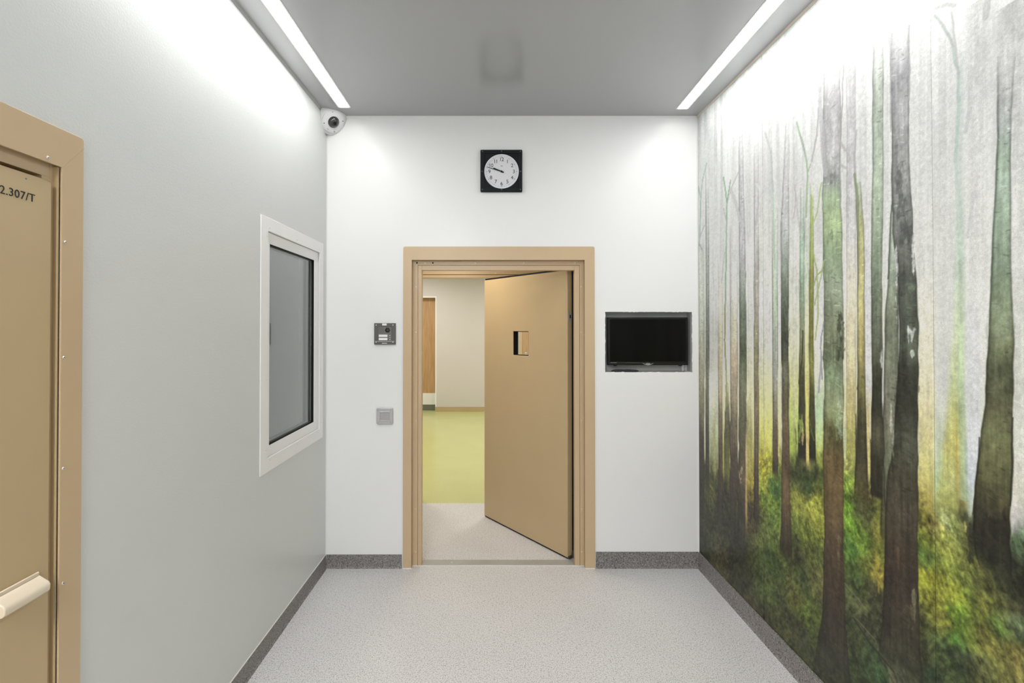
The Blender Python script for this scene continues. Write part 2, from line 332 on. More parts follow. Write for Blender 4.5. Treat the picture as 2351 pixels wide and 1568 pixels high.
# forest print data, colours scaled against the lamps' light, metres on the wall: trunks (soft, edge, layer, texture, [(z, left, right, r, g, b, alpha)]), bark spots, branches, forest floor edge and tints
TRUNKS=[
(0.03,0,0,0.16,[(0.541,0.1601,0.2907,148,148,102,1),(0.739,0.1618,0.2923,147,147,101,1),(0.965,0.1637,0.2942,207,217,177,0.9),(1.248,0.1661,0.2965,247,247,237,0.8),(1.813,0.1709,0.3011,244,247,245,0.7),(2.378,0.1756,0.3057,233,236,233,0.2)]),
(0.03,0,0,0.16,[(0.626,0.338,0.4499,171,174,97,1),(0.814,0.3396,0.4515,170,173,96,1),(1.135,0.3423,0.4541,247,247,201,0.9),(1.538,0.3457,0.4574,247,247,247,0.7),(2.074,0.3503,0.4618,247,247,244,0.2)]),
(0.02,0,0,0.16,[(0.599,0.6316,0.7195,154,147,73,1),(0.77,0.633,0.7209,153,146,72,1),(0.916,0.6343,0.7221,191,181,88,1),(1.087,0.6357,0.7235,191,186,128,1),(1.306,0.6376,0.7253,247,247,202,1),(1.647,0.6405,0.7281,247,247,247,0.8),(2.135,0.6446,0.7321,247,247,247,0.3)]),
(0.02,0,0,0.16,[(0.726,0.7642,0.8925,226,218,93,1),(0.888,0.7656,0.8938,225,217,93,1),(1.072,0.7672,0.8953,226,226,125,1),(1.187,0.7682,0.8963,237,237,153,1),(1.326,0.7693,0.8974,247,247,190,1),(1.556,0.7713,0.8993,247,247,238,1),(1.787,0.7733,0.9012,247,247,247,1),(2.11,0.7761,0.9038,244,246,237,0.6),(2.433,0.7788,0.9065,224,230,223,0.3)]),
(0.01,0,0,0.16,[(0.881,0.9399,0.97,217,208,126,1),(1.034,0.9412,0.9713,217,207,125,1),(1.342,0.9438,0.9738,247,247,196,1),(1.65,0.9464,0.9764,247,247,246,1),(2.001,0.9494,0.9793,246,247,244,0.4)]),
(0.015,0,0,0.16,[(0.94,1.0353,1.1204,192,216,100,1),(1.086,1.0366,1.1216,192,216,100,1),(1.232,1.0378,1.1228,214,233,137,1),(1.358,1.0389,1.1239,236,241,164,1),(1.567,1.0407,1.1256,247,247,215,1),(1.881,1.0434,1.1282,244,247,237,1),(2.153,1.0457,1.1304,236,240,233,0.4)]),
(0.015,0,0,0.16,[(0.969,1.1528,1.1968,232,212,131,1),(1.109,1.154,1.1979,232,213,131,1),(1.31,1.1557,1.1996,244,235,143,1),(1.571,1.1579,1.2018,240,238,192,1),(1.872,1.1605,1.2043,230,242,220,1),(2.274,1.1639,1.2076,222,230,218,0.5)]),
(0.015,0,0,0.16,[(0.936,1.2236,1.2908,222,232,113,1),(1.071,1.2248,1.2919,223,232,113,1),(1.168,1.2256,1.2927,213,232,161,1),(1.284,1.2266,1.2937,209,238,195,1),(1.478,1.2283,1.2953,246,247,223,1),(1.768,1.2308,1.2977,246,247,247,1),(2.039,1.2331,1.2999,241,242,241,0.5)]),
(0.008,0,0,0.16,[(1.025,1.409,1.4291,217,226,179,1),(1.151,1.4101,1.4302,216,226,179,1),(1.402,1.4122,1.4323,247,247,227,1),(1.761,1.4153,1.4353,247,247,244,1),(2.3,1.4199,1.4399,231,231,228,0.4)]),
(0.008,0,0,0.16,[(1.03,1.5261,1.5616,212,203,137,1),(1.148,1.5271,1.5626,212,202,137,1),(1.317,1.5285,1.564,228,214,158,1),(1.452,1.5297,1.5652,238,238,238,1),(1.756,1.5323,1.5677,233,233,235,1),(2.178,1.5359,1.5713,232,232,231,0.5)]),
(0.02,0,0,0.16,[(0.909,1.7663,1.8317,155,149,69,1),(1.011,1.7672,1.8326,155,149,69,1),(1.085,1.7678,1.8332,197,183,104,1),(1.188,1.7687,1.834,220,215,144,1),(1.305,1.7698,1.835,235,227,172,1),(1.481,1.7713,1.8365,240,233,202,1),(1.671,1.7729,1.8381,241,238,219,0.9),(1.892,1.7748,1.8399,239,238,230,0.5),(2.141,1.777,1.842,235,235,231,0)]),
(0.03,0,0,0.16,[(0.906,1.8315,1.8815,177,182,103,1),(1.006,1.8323,1.8824,177,182,103,1),(1.076,1.8329,1.883,180,203,147,1),(1.19,1.8339,1.8839,192,214,172,1),(1.317,1.835,1.885,220,231,200,0.8),(1.459,1.8362,1.8862,235,238,226,0.2)]),
(0.01,0,0,0.16,[(1.007,1.9349,1.9844,210,223,201,1),(1.1,1.9357,1.9852,209,223,200,1),(1.207,1.9366,1.9861,224,231,238,1),(1.339,1.9377,1.9872,230,234,239,0.8),(1.738,1.9412,1.9905,231,232,235,0.5)]),
(0.01,0,0,0.16,[(1.022,2.0741,2.134,206,202,206,1),(1.106,2.0749,2.1347,205,200,205,1),(1.19,2.0756,2.1354,222,219,206,1),(1.371,2.0772,2.1369,221,223,214,0.8),(1.852,2.0814,2.1409,224,226,221,0.6)]),
(0.06,0,0,0.16,[(1.972,1.9587,2.0249,229,229,227,0),(2.129,1.96,2.0262,225,227,224,0.3),(2.456,1.9629,2.029,210,212,210,0.6),(2.653,1.9646,2.0306,195,196,195,0.7)]),
(0.05,0,0,0.16,[(1.855,2.0428,2.1409,224,225,221,0.4),(2.099,2.045,2.1429,219,220,218,0.7),(2.343,2.0472,2.1449,215,216,215,0.8),(2.587,2.0493,2.147,202,203,203,0.8)]),
(0.012,0.1,0,0.16,[(1.644,0.2451,0.2877,247,247,247,0),(2.204,0.2498,0.2923,244,244,245,0.4),(2.931,0.2559,0.2983,195,195,196,0.5),(3.604,0.2615,0.3039,247,247,247,0.2)]),
(0.012,0.1,0,0.16,[(1.644,0.335,0.3639,247,247,247,0),(2.19,0.3396,0.3684,234,234,235,0.48),(2.899,0.3455,0.3743,184,184,184,0.6),(3.554,0.351,0.3797,247,247,247,0.24)]),
(0.012,0.1,0,0.16,[(1.646,0.4902,0.5267,247,247,247,0),(2.164,0.4946,0.531,247,247,247,0.32000000000000006),(2.837,0.5002,0.5366,195,195,196,0.4),(3.459,0.5054,0.5417,235,235,235,0.16000000000000003)]),
(0.012,0.1,0,0.16,[(1.647,0.6547,0.6827,247,247,247,0),(2.137,0.6588,0.6867,247,247,247,0.32000000000000006),(2.775,0.6641,0.692,194,194,195,0.4),(3.363,0.6691,0.6969,200,200,200,0.16000000000000003)]),
(0.012,0.1,0,0.16,[(1.648,0.7978,0.8231,247,247,247,0),(2.114,0.8018,0.827,247,247,247,0.32000000000000006),(2.719,0.8069,0.832,194,194,195,0.4),(3.278,0.8116,0.8367,200,200,200,0.16000000000000003)]),
(0.012,0.1,0,0.16,[(1.649,0.8682,0.8961,247,247,247,0),(2.102,0.872,0.8999,241,241,242,0.32000000000000006),(2.692,0.877,0.9048,191,191,192,0.4),(3.236,0.8816,0.9093,210,210,210,0.16000000000000003)]),
(0.012,0.1,0,0.16,[(1.649,0.9388,0.9615,247,247,247,0),(2.091,0.9425,0.9652,245,245,245,0.32000000000000006),(2.665,0.9473,0.97,195,195,195,0.4),(3.195,0.9518,0.9744,247,247,247,0.16000000000000003)]),
(0.012,0.1,0,0.16,[(1.651,1.0726,1.1065,247,247,247,0),(2.068,1.0762,1.1099,246,246,247,0.4),(2.611,1.0808,1.1145,203,203,203,0.5),(3.112,1.085,1.1187,201,201,201,0.2)]),
(0.012,0.1,0,0.16,[(1.651,1.1458,1.1713,247,247,247,0),(2.057,1.1492,1.1747,239,239,240,0.32000000000000006),(2.584,1.1537,1.1791,202,202,202,0.4),(3.07,1.1578,1.1832,197,197,198,0.16000000000000003)]),
(0.012,0.1,0,0.16,[(1.652,1.2086,1.2387,247,247,247,0),(2.046,1.2119,1.242,245,245,246,0.32000000000000006),(2.558,1.2163,1.2463,208,208,209,0.4),(3.032,1.2203,1.2503,201,201,201,0.16000000000000003)]),
(0.012,0.1,0,0.16,[(1.653,1.341,1.3625,241,241,242,0),(2.025,1.3442,1.3656,235,235,236,0.32000000000000006),(2.509,1.3483,1.3697,206,206,207,0.4),(2.955,1.352,1.3734,196,196,197,0.16000000000000003)]),
(0.012,0.1,0,0.16,[(1.654,1.5063,1.5426,238,238,239,0),(1.997,1.5092,1.5455,234,234,235,0.4),(2.441,1.513,1.5492,211,211,212,0.5),(2.852,1.5165,1.5527,196,196,197,0.2)]),
(0.012,0.1,0,0.16,[(1.655,1.6279,1.6481,238,238,239,0),(1.978,1.6307,1.6508,236,236,237,0.4),(2.397,1.6342,1.6544,216,216,217,0.5),(2.784,1.6375,1.6576,197,197,198,0.2)]),
(0.012,0.1,0,0.16,[(1.657,1.778,1.8018,235,235,236,0),(1.953,1.7805,1.8043,235,235,236,0.36000000000000004),(2.338,1.7838,1.8076,221,221,221,0.45),(2.693,1.7869,1.8106,197,197,198,0.18000000000000002)]),
(0.012,0.1,0,0.16,[(1.657,1.8085,1.8282,240,240,241,0),(1.948,1.811,1.8307,241,241,242,0.32000000000000006),(2.327,1.8142,1.8339,226,226,226,0.4),(2.676,1.8172,1.8369,200,200,200,0.16000000000000003)]),
(0.012,0.1,0,0.16,[(1.657,1.8539,1.8787,234,234,235,0),(1.94,1.8563,1.8811,234,234,235,0.32000000000000006),(2.308,1.8594,1.8842,222,222,222,0.4),(2.647,1.8624,1.8871,197,197,198,0.16000000000000003)]),
(0.012,0.1,0,0.16,[(1.658,1.8909,1.9028,229,229,230,0),(1.935,1.8932,1.9052,230,230,231,0.24),(2.296,1.8963,1.9082,219,219,220,0.3),(2.629,1.8992,1.9111,196,196,196,0.12)]),
(0.012,0.1,0,0.16,[(1.658,1.9601,1.9898,228,228,229,0),(1.922,1.9623,1.9921,230,230,230,0.32000000000000006),(2.266,1.9653,1.995,221,221,221,0.4),(2.583,1.968,1.9976,205,205,205,0.16000000000000003)]),
(0.012,0.1,0,0.16,[(1.659,1.9964,2.0108,221,221,222,0),(1.918,1.9987,2.013,223,223,224,0.32000000000000006),(2.255,2.0016,2.0158,216,216,217,0.4),(2.565,2.0042,2.0185,204,204,204,0.16000000000000003)]),
(0.004,0.15,0,0.16,[(0.929,1.4257,1.4792,159,169,83,0.5),(1.053,1.4268,1.4803,159,168,83,0.5),(1.159,1.4277,1.4811,186,186,104,1),(1.318,1.4291,1.4825,209,199,139,1),(1.495,1.4306,1.4839,224,216,175,1),(1.76,1.4328,1.4862,237,231,209,1),(2.078,1.4356,1.4888,223,223,224,1),(2.467,1.4389,1.4921,208,208,209,1),(2.785,1.4416,1.4947,198,198,199,0.5)]),
(0.03,0.0,0,0.16,[(1.006,1.8386,1.9464,142,142,73,0),(1.075,1.8392,1.947,173,175,99,1),(1.173,1.8528,1.9393,203,209,138,1),(1.285,1.8662,1.9346,221,217,137,1),(1.382,1.8794,1.9339,216,220,148,1),(1.493,1.8894,1.9349,212,222,171,1),(1.671,1.9029,1.9378,217,227,194,1),(1.876,1.9136,1.9409,205,224,207,1),(2.122,1.9171,1.9373,204,219,210,0.5),(2.353,1.9235,1.9379,188,206,197,0.6),(2.527,1.9337,1.945,189,199,194,0.3)]),
(0.02,0,0,0.16,[(0.981,1.9146,1.946,113,108,71,0.8),(1.076,1.9154,1.9468,113,108,71,0.8),(1.167,1.9089,1.9335,193,175,106,0.8),(1.329,1.903,1.9263,220,206,119,0.7),(1.467,1.913,1.9275,218,205,123,0)]),
(0.01,0,0,0.16,[(1.131,1.9217,1.9473,178,205,169,0.6),(1.226,1.9225,1.9481,178,205,169,0.6),(1.468,1.9159,1.9389,195,220,184,0.6),(1.658,1.9204,1.9405,197,219,183,0.5),(1.82,1.9305,1.9475,195,217,193,0)]),
(0.006,0.25,1,0.16,[(0.387,-0.0107,0.0866,52,52,41,0.4),(0.686,-0.0082,0.0891,60,54,44,1),(0.925,-0.0062,0.091,79,71,57,1),(1.134,-0.0044,0.0927,137,135,108,1),(1.373,-0.0024,0.0947,191,189,161,1),(1.672,0.0001,0.0971,210,215,195,1),(2.239,0.0048,0.1018,208,214,204,0.4)]),
(0.006,0.25,1,0.16,[(0.306,0.1058,0.1584,55,56,47,0),(0.713,0.1092,0.1618,66,61,54,1),(1.003,0.1116,0.1642,85,78,68,1),(1.294,0.1141,0.1666,127,131,107,1),(1.672,0.1172,0.1697,138,144,134,1),(2.108,0.1209,0.1732,176,182,174,1),(2.456,0.1238,0.1761,212,217,213,1),(2.747,0.1262,0.1785,223,223,223,0.2)]),
(0.006,0.25,1,0.16,[(0.354,0.2889,0.3476,54,54,46,0),(0.574,0.2907,0.3494,64,56,47,1),(0.821,0.2928,0.3514,88,73,55,1),(1.04,0.2946,0.3532,122,109,84,1),(1.315,0.2969,0.3555,204,192,161,1),(1.644,0.2997,0.3582,247,242,211,1),(2.083,0.3034,0.3618,242,242,235,0.2)]),
(0.006,0.25,1,0.16,[(0.657,0.367,0.4448,70,70,47,0.3),(0.87,0.3688,0.4411,102,100,61,1),(1.138,0.3824,0.4433,118,115,84,1),(1.325,0.4064,0.4339,170,169,121,0.3)]),
(0.006,0.25,1,0.16,[(0.295,0.4415,0.536,54,54,45,0),(0.685,0.4448,0.5392,68,59,51,1),(0.919,0.4467,0.5412,96,86,72,1),(1.152,0.4487,0.5431,146,136,112,1),(1.412,0.4509,0.5452,207,192,167,1),(1.672,0.4531,0.5473,219,216,195,1),(1.957,0.4555,0.5497,234,238,235,0.7),(2.269,0.4582,0.5522,234,234,235,0.2)]),
(0.006,0.25,1,0.16,[(0.241,0.5352,0.6432,51,51,42,0),(0.591,0.5382,0.6366,60,56,48,1),(0.818,0.5452,0.6384,94,85,68,1),(1.044,0.5521,0.6403,91,89,69,1),(1.245,0.5589,0.6419,114,116,92,1),(1.496,0.561,0.6392,114,124,102,1),(1.797,0.5635,0.6417,133,145,129,1),(1.998,0.5652,0.6386,171,175,171,1),(2.149,0.5665,0.6351,203,203,206,1),(2.555,0.5649,0.6192,204,205,207,1),(2.936,0.5731,0.6077,200,200,200,0.2)]),
(0.006,0,1,0.16,[(0.435,0.6208,0.6446,102,89,61,0),(0.559,0.6218,0.6456,143,119,77,1),(0.732,0.6233,0.6471,180,155,104,1),(0.954,0.6251,0.6489,219,200,151,1),(1.152,0.6268,0.6506,196,176,137,0)]),
(0.006,0.25,1,0.16,[(0.564,0.7145,0.7631,57,54,43,0),(0.623,0.715,0.7636,57,53,43,1),(0.79,0.7164,0.765,71,63,52,1),(0.981,0.718,0.7666,108,94,76,1),(1.243,0.7202,0.7687,132,119,93,1),(1.552,0.7228,0.7713,160,159,131,1),(1.791,0.7248,0.7733,183,177,166,1),(2.029,0.7268,0.7753,200,198,194,1),(2.315,0.7293,0.7776,213,213,214,1),(2.672,0.7323,0.7806,200,200,201,0.2)]),
(0.006,0.25,1,0.16,[(0.88,0.8935,0.9438,51,52,40,0),(0.936,0.894,0.9443,54,52,42,1),(1.048,0.895,0.9452,93,81,64,1),(1.293,0.897,0.9472,133,130,111,1),(1.449,0.8983,0.9485,178,182,175,1),(1.783,0.9012,0.9513,192,207,185,1),(2.006,0.9031,0.9532,213,226,211,0.9),(2.273,0.9053,0.9554,222,230,220,0.5)]),
(0.006,0.25,1,0.16,[(0.49,0.9553,1.0631,48,48,38,0),(0.577,0.9635,1.0569,54,50,40,1),(0.683,0.9682,1.0509,76,65,50,1),(0.812,0.973,1.045,107,88,63,1),(1.048,0.9787,1.0434,105,88,67,1),(1.306,0.9809,1.042,96,90,70,1),(1.456,0.9821,1.0433,141,142,120,1),(1.51,0.9789,1.0402,85,85,73,1),(1.564,0.9794,1.0407,79,85,73,1),(1.779,0.9775,1.0425,102,112,97,1),(1.952,0.979,1.0439,153,164,151,1),(2.168,0.9771,1.0492,203,205,205,1),(2.381,0.9973,1.051,211,211,212,1),(2.677,1.0216,1.0535,195,195,196,0.3)]),
(0.006,0.25,1,0.16,[(1.023,1.1077,1.1692,45,44,37,0),(1.06,1.1081,1.1696,45,44,37,1),(1.203,1.1126,1.1676,57,56,44,1),(1.406,1.1143,1.1629,77,75,55,1),(1.508,1.1185,1.1638,122,122,88,1),(1.651,1.1263,1.165,153,160,130,1),(1.876,1.1282,1.1637,171,197,171,1),(2.1,1.1301,1.1656,192,216,197,1),(2.324,1.1385,1.1643,210,219,211,0.4)]),
(0.006,0.25,1,0.16,[(1.03,1.1848,1.2454,45,44,35,0),(1.079,1.1883,1.2399,47,47,37,1),(1.276,1.1931,1.2326,78,77,54,1),(1.474,1.1948,1.2283,136,137,80,1),(1.672,1.1934,1.2269,120,120,68,1),(1.929,1.1986,1.2291,167,170,101,1),(2.127,1.2034,1.2307,208,216,148,1),(2.325,1.2081,1.2324,209,218,187,0.3)]),
(0.006,0.35,1,0.16,[(0.109,1.213,1.4611,52,52,42,0.2),(0.278,1.2443,1.4381,53,52,42,1),(0.428,1.2775,1.4144,61,54,44,1),(0.596,1.2875,1.4107,73,61,49,1),(0.781,1.2891,1.4097,89,75,57,1),(0.929,1.2876,1.4109,106,89,62,1),(1.096,1.289,1.4123,114,98,67,1),(1.235,1.2903,1.4135,107,107,71,1),(1.319,1.291,1.4141,158,166,128,1),(1.449,1.2949,1.4152,141,157,126,1),(1.579,1.2932,1.4163,119,129,104,1),(1.69,1.2942,1.4147,132,141,117,1),(1.839,1.2955,1.4108,166,179,157,1),(1.988,1.2939,1.4095,159,179,146,1),(2.1,1.2921,1.4079,183,203,158,1),(2.231,1.2932,1.4064,175,195,161,1),(2.306,1.2967,1.4044,182,185,182,1),(2.437,1.2978,1.4055,194,194,195,1),(2.623,1.2994,1.4071,188,188,189,0.9),(2.885,1.3045,1.4041,200,200,200,0.3)]),
(0.006,0.5,1,0.16,[(0.948,1.4673,1.5412,75,78,50,0),(1.052,1.473,1.5421,89,85,57,1),(1.156,1.4786,1.5385,69,67,52,1),(1.31,1.4847,1.5353,79,78,57,1),(1.431,1.4904,1.5341,123,121,79,1),(1.586,1.4917,1.5331,185,174,120,1),(1.844,1.4939,1.533,202,199,146,1),(2.068,1.4935,1.5326,194,196,146,1),(2.244,1.4879,1.5159,167,182,152,0.5)]),
(0.006,0.3,1,0.16,[(1.016,1.5657,1.6185,47,46,38,0),(1.029,1.5571,1.6268,48,46,38,1),(1.16,1.556,1.6238,56,55,45,1),(1.259,1.5591,1.6205,89,87,70,1),(1.374,1.5644,1.6174,56,59,49,1),(1.473,1.5653,1.6182,64,66,55,1),(1.622,1.5666,1.6195,108,115,99,1),(1.787,1.568,1.6208,124,135,117,1),(1.985,1.5697,1.6225,162,178,155,1),(2.166,1.5734,1.6261,192,207,184,1),(2.38,1.5774,1.6299,189,201,185,1),(2.577,1.5791,1.6316,186,193,184,1),(2.841,1.5814,1.6338,201,201,201,0.3)]),
(0.006,0.3,1,0.16,[(0.795,1.5999,1.6328,125,120,63,0),(0.894,1.6008,1.6417,97,98,56,1),(1.027,1.6102,1.6587,87,87,69,1),(1.191,1.6178,1.6756,115,121,100,1),(1.336,1.617,1.6845,126,126,111,1),(1.433,1.6219,1.6929,143,145,128,1),(1.56,1.6251,1.694,125,132,114,1),(1.751,1.6369,1.6918,135,144,125,1),(1.909,1.6523,1.6893,165,177,161,1),(2.131,1.6641,1.6835,187,198,185,0.5)]),
(0.006,0.35,1,0.16,[(0.391,1.5749,1.7951,54,54,42,0),(0.472,1.5968,1.7821,54,52,42,0.7),(0.582,1.6123,1.7727,57,53,43,1),(0.738,1.6198,1.7705,59,52,44,1),(0.878,1.6251,1.7682,73,64,53,1),(1.003,1.6303,1.7675,88,82,69,1),(1.129,1.6435,1.7685,80,77,64,1),(1.271,1.6684,1.7696,81,84,72,1),(1.395,1.6811,1.7706,61,63,55,1),(1.534,1.6899,1.7718,69,73,64,1),(1.595,1.6924,1.7723,102,109,95,1),(1.687,1.6913,1.7731,97,105,94,1),(1.809,1.6885,1.7723,90,95,88,1),(1.918,1.6818,1.7645,103,106,101,1),(2.013,1.667,1.7547,128,131,126,1),(2.139,1.6642,1.7468,141,143,140,1),(2.248,1.6671,1.7441,159,160,159,1),(2.373,1.6682,1.7433,174,175,175,1),(2.513,1.6674,1.7463,180,181,183,1),(2.638,1.6665,1.7473,186,187,189,1),(2.747,1.6695,1.7482,199,199,200,0.4)]),
(0.006,0.45,1,0.16,[(0.931,1.9901,2.0737,57,57,45,0),(0.983,1.9705,2.0718,50,50,41,0.9),(1.057,1.9602,2.07,48,47,39,1),(1.128,1.965,2.0706,62,59,46,1),(1.187,1.9696,2.0746,90,90,64,1),(1.278,1.9785,2.0789,110,111,79,1),(1.355,1.9872,2.0807,116,120,86,1),(1.445,2.0037,2.0826,105,105,80,1),(1.521,2.007,2.0856,99,105,80,1),(1.621,2.013,2.0876,127,134,105,1),(1.734,2.0166,2.0838,142,155,128,1),(1.847,2.0214,2.0813,143,159,138,1),(1.96,2.0287,2.0811,166,184,163,1),(2.072,2.0372,2.0808,175,193,177,1),(2.158,2.043,2.0816,164,182,164,1),(2.22,2.0472,2.0833,181,192,184,1),(2.319,2.0468,2.0899,199,201,200,0.9),(2.454,2.0468,2.098,206,206,206,0.2)]),
(0.006,0,1,0.05,[(0.996,0.0915,0.1116,224,209,144,0),(1.26,0.0937,0.1138,247,247,210,0.8),(1.965,0.0996,0.1196,247,247,244,0.8),(2.23,0.1018,0.1218,247,247,237,0)]),
(0.006,0,1,0.05,[(0.993,0.3528,0.3671,226,211,146,0),(1.237,0.3548,0.3691,247,247,208,0.8),(1.563,0.3575,0.3718,247,247,247,0.8),(1.807,0.3595,0.3738,247,247,247,0)]),
(0.006,0,1,0.05,[(0.983,0.5416,0.5568,222,207,143,0),(1.213,0.5435,0.5587,247,247,204,0.8),(1.723,0.5478,0.5629,247,247,247,0.8),(1.952,0.5497,0.5648,247,247,240,0)]),
(0.006,0,1,0.05,[(0.876,0.7014,0.715,220,205,142,0),(1.093,0.7032,0.7168,247,247,201,0.8),(1.72,0.7084,0.722,247,247,247,0.8),(1.937,0.7103,0.7238,247,247,239,0)]),
(0.006,0,1,0.05,[(0.991,0.9522,0.9635,216,202,139,0),(1.189,0.9539,0.9651,247,245,200,0.8),(1.452,0.9561,0.9673,247,247,246,0.8),(1.65,0.9577,0.969,247,247,246,0)]),
(0.006,0,1,0.05,[(1.353,1.0406,1.0494,217,202,140,0),(1.544,1.0423,1.051,247,246,201,0.8),(1.757,1.044,1.0528,247,247,240,0.8),(1.948,1.0456,1.0544,247,247,234,0)]),
(0.006,0,1,0.05,[(1.222,1.4158,1.4258,213,198,137,0),(1.384,1.4171,1.4272,247,241,196,0.8),(1.923,1.4217,1.4317,247,246,230,0.8),(2.085,1.4231,1.4331,244,241,226,0)]),
(0.006,0,1,0.05,[(1.167,1.4811,1.4882,212,198,137,0),(1.323,1.4825,1.4895,247,240,195,0.8),(1.846,1.4869,1.4939,247,247,231,0.8),(2.002,1.4882,1.4953,246,243,227,0)]),
(0.006,0,1,0.05,[(1.101,1.5534,1.56,211,197,136,0),(1.252,1.5547,1.5613,247,239,194,0.8),(1.269,1.5548,1.5614,247,247,238,0.8),(1.42,1.5561,1.5627,247,247,237,0)]),
(0.006,0,1,0.05,[(1.558,1.621,1.6251,208,194,134,0),(1.704,1.6222,1.6263,242,233,189,0.8),(1.834,1.6233,1.6274,247,246,229,0.8),(1.98,1.6245,1.6286,246,242,227,0)]),
(0.012,0.12,0,0.16,[(0.715,0.2188,0.2619,195,195,129,0.5),(0.912,0.2204,0.2636,193,193,128,0.5),(1.249,0.2232,0.2663,244,244,209,0.6),(1.869,0.2284,0.2715,241,247,239,0.6),(2.319,0.2322,0.2752,233,236,233,0)]),
(0.012,0.12,0,0.16,[(0.841,0.6526,0.6898,187,187,124,0.5),(1.012,0.654,0.6912,186,186,123,0.5),(1.305,0.6565,0.6936,234,234,200,0.6),(1.843,0.661,0.6981,236,242,234,0.6),(2.234,0.6643,0.7013,229,232,229,0)]),
(0.012,0.12,0,0.16,[(0.883,0.7999,0.8292,186,186,123,0.5),(1.046,0.8012,0.8305,185,185,122,0.5),(1.324,0.8036,0.8328,233,233,199,0.6),(1.834,0.8079,0.8371,235,241,233,0.6),(2.205,0.811,0.8402,229,232,229,0)]),
(0.012,0.12,0,0.16,[(0.962,1.0668,1.0974,184,184,121,0.5),(1.108,1.0681,1.0986,184,184,121,0.5),(1.358,1.0702,1.1007,231,231,197,0.6),(1.818,1.0741,1.1045,231,237,229,0.6),(2.152,1.0769,1.1073,226,230,226,0)])]
SPOTS=[
(1.3986,1.6165,0.018,0.0873,69,73,62,0.9),
(1.336,2.0601,0.0218,0.0338,122,139,113,0.6),
(1.3287,1.224,0.0328,0.03,76,74,52,0.6),
(1.3907,1.2854,0.0181,0.062,218,232,208,0.7),
(1.3697,1.2801,0.0263,0.0553,162,186,134,0.5),
(1.3443,1.4634,0.0324,0.0559,173,192,154,0.5),
(1.3645,2.3033,0.0373,0.0259,138,140,138,0.7),
(1.7592,1.9218,0.0089,0.0604,230,232,230,0.95),
(1.751,1.8092,0.016,0.0151,121,134,116,0.7),
(1.7533,1.6487,0.016,0.0302,224,227,224,0.95),
(1.7492,1.5771,0.0089,0.0151,208,214,205,0.9),
(1.7235,1.9997,0.0258,0.0401,84,86,83,0.7),
(1.7069,1.7655,0.015,0.0932,66,70,66,0.5),
(1.6725,1.5282,0.0136,0.0316,186,190,177,0.9),
(1.6146,1.5406,0.0062,0.0424,212,216,207,0.8),
(1.6572,1.32,0.006,0.051,207,208,193,0.9),
(1.6644,1.2579,0.0058,0.0952,168,168,154,0.7),
(1.7256,1.4362,0.0403,0.0613,54,56,49,0.6),
(1.6852,1.8766,0.0058,0.1258,222,225,223,0.9),
(1.7064,2.1591,0.0188,0.0934,94,96,94,0.75),
(1.6921,2.2578,0.0171,0.0941,125,126,125,0.5),
(1.7492,0.7324,0.0071,0.0543,131,129,101,0.9),
(1.7381,0.6865,0.0108,0.0243,114,105,72,0.6),
(1.7276,2.2289,0.011,0.0461,190,191,192,0.7),
(2.053,1.6843,0.0316,0.0626,151,164,140,0.4),
(2.0643,1.5459,0.0168,0.0373,80,83,63,0.5),
(2.0489,1.1638,0.0195,0.0251,111,101,73,0.5),
(2.0358,1.0979,0.0299,0.0329,37,37,31,0.7),
(1.9467,1.0822,0.0168,0.0268,69,71,55,0.7),
(1.9395,1.0433,0.0056,0.0215,186,186,121,0.8),
(1.9518,1.0125,0.0111,0.0534,48,49,41,0.8),
(2.1013,1.0928,0.0136,0.0242,133,160,124,0.7),
(1.0236,1.65,0.0179,0.1286,67,71,61,0.6),
(1.376,0.7824,0.0235,0.0183,128,115,94,0.7),
(1.3807,0.7039,0.0182,0.0256,119,110,93,0.6),
(1.3197,1.1009,0.0221,0.0339,157,132,84,0.5),
(1.3244,0.9902,0.0165,0.0563,134,110,70,0.5),
(1.6839,0.8233,0.0058,0.0376,123,99,65,0.6),
(1.5915,0.777,0.0127,0.0822,181,162,72,0.7),
(1.5837,0.8711,0.0171,0.0992,156,156,72,0.5),
(1.1448,1.1607,0.0097,0.0325,226,197,139,0.8),
(1.1762,1.1072,0.0094,0.0402,242,214,151,0.9),
(0.9597,0.9884,0.0112,0.0395,234,220,171,0.8),
(0.5753,0.8212,0.0149,0.0505,199,184,150,0.8),
(1.1257,1.2054,0.023,0.0534,198,226,111,0.6),
(1.4937,1.27,0.014,0.1213,55,55,43,0.5)]
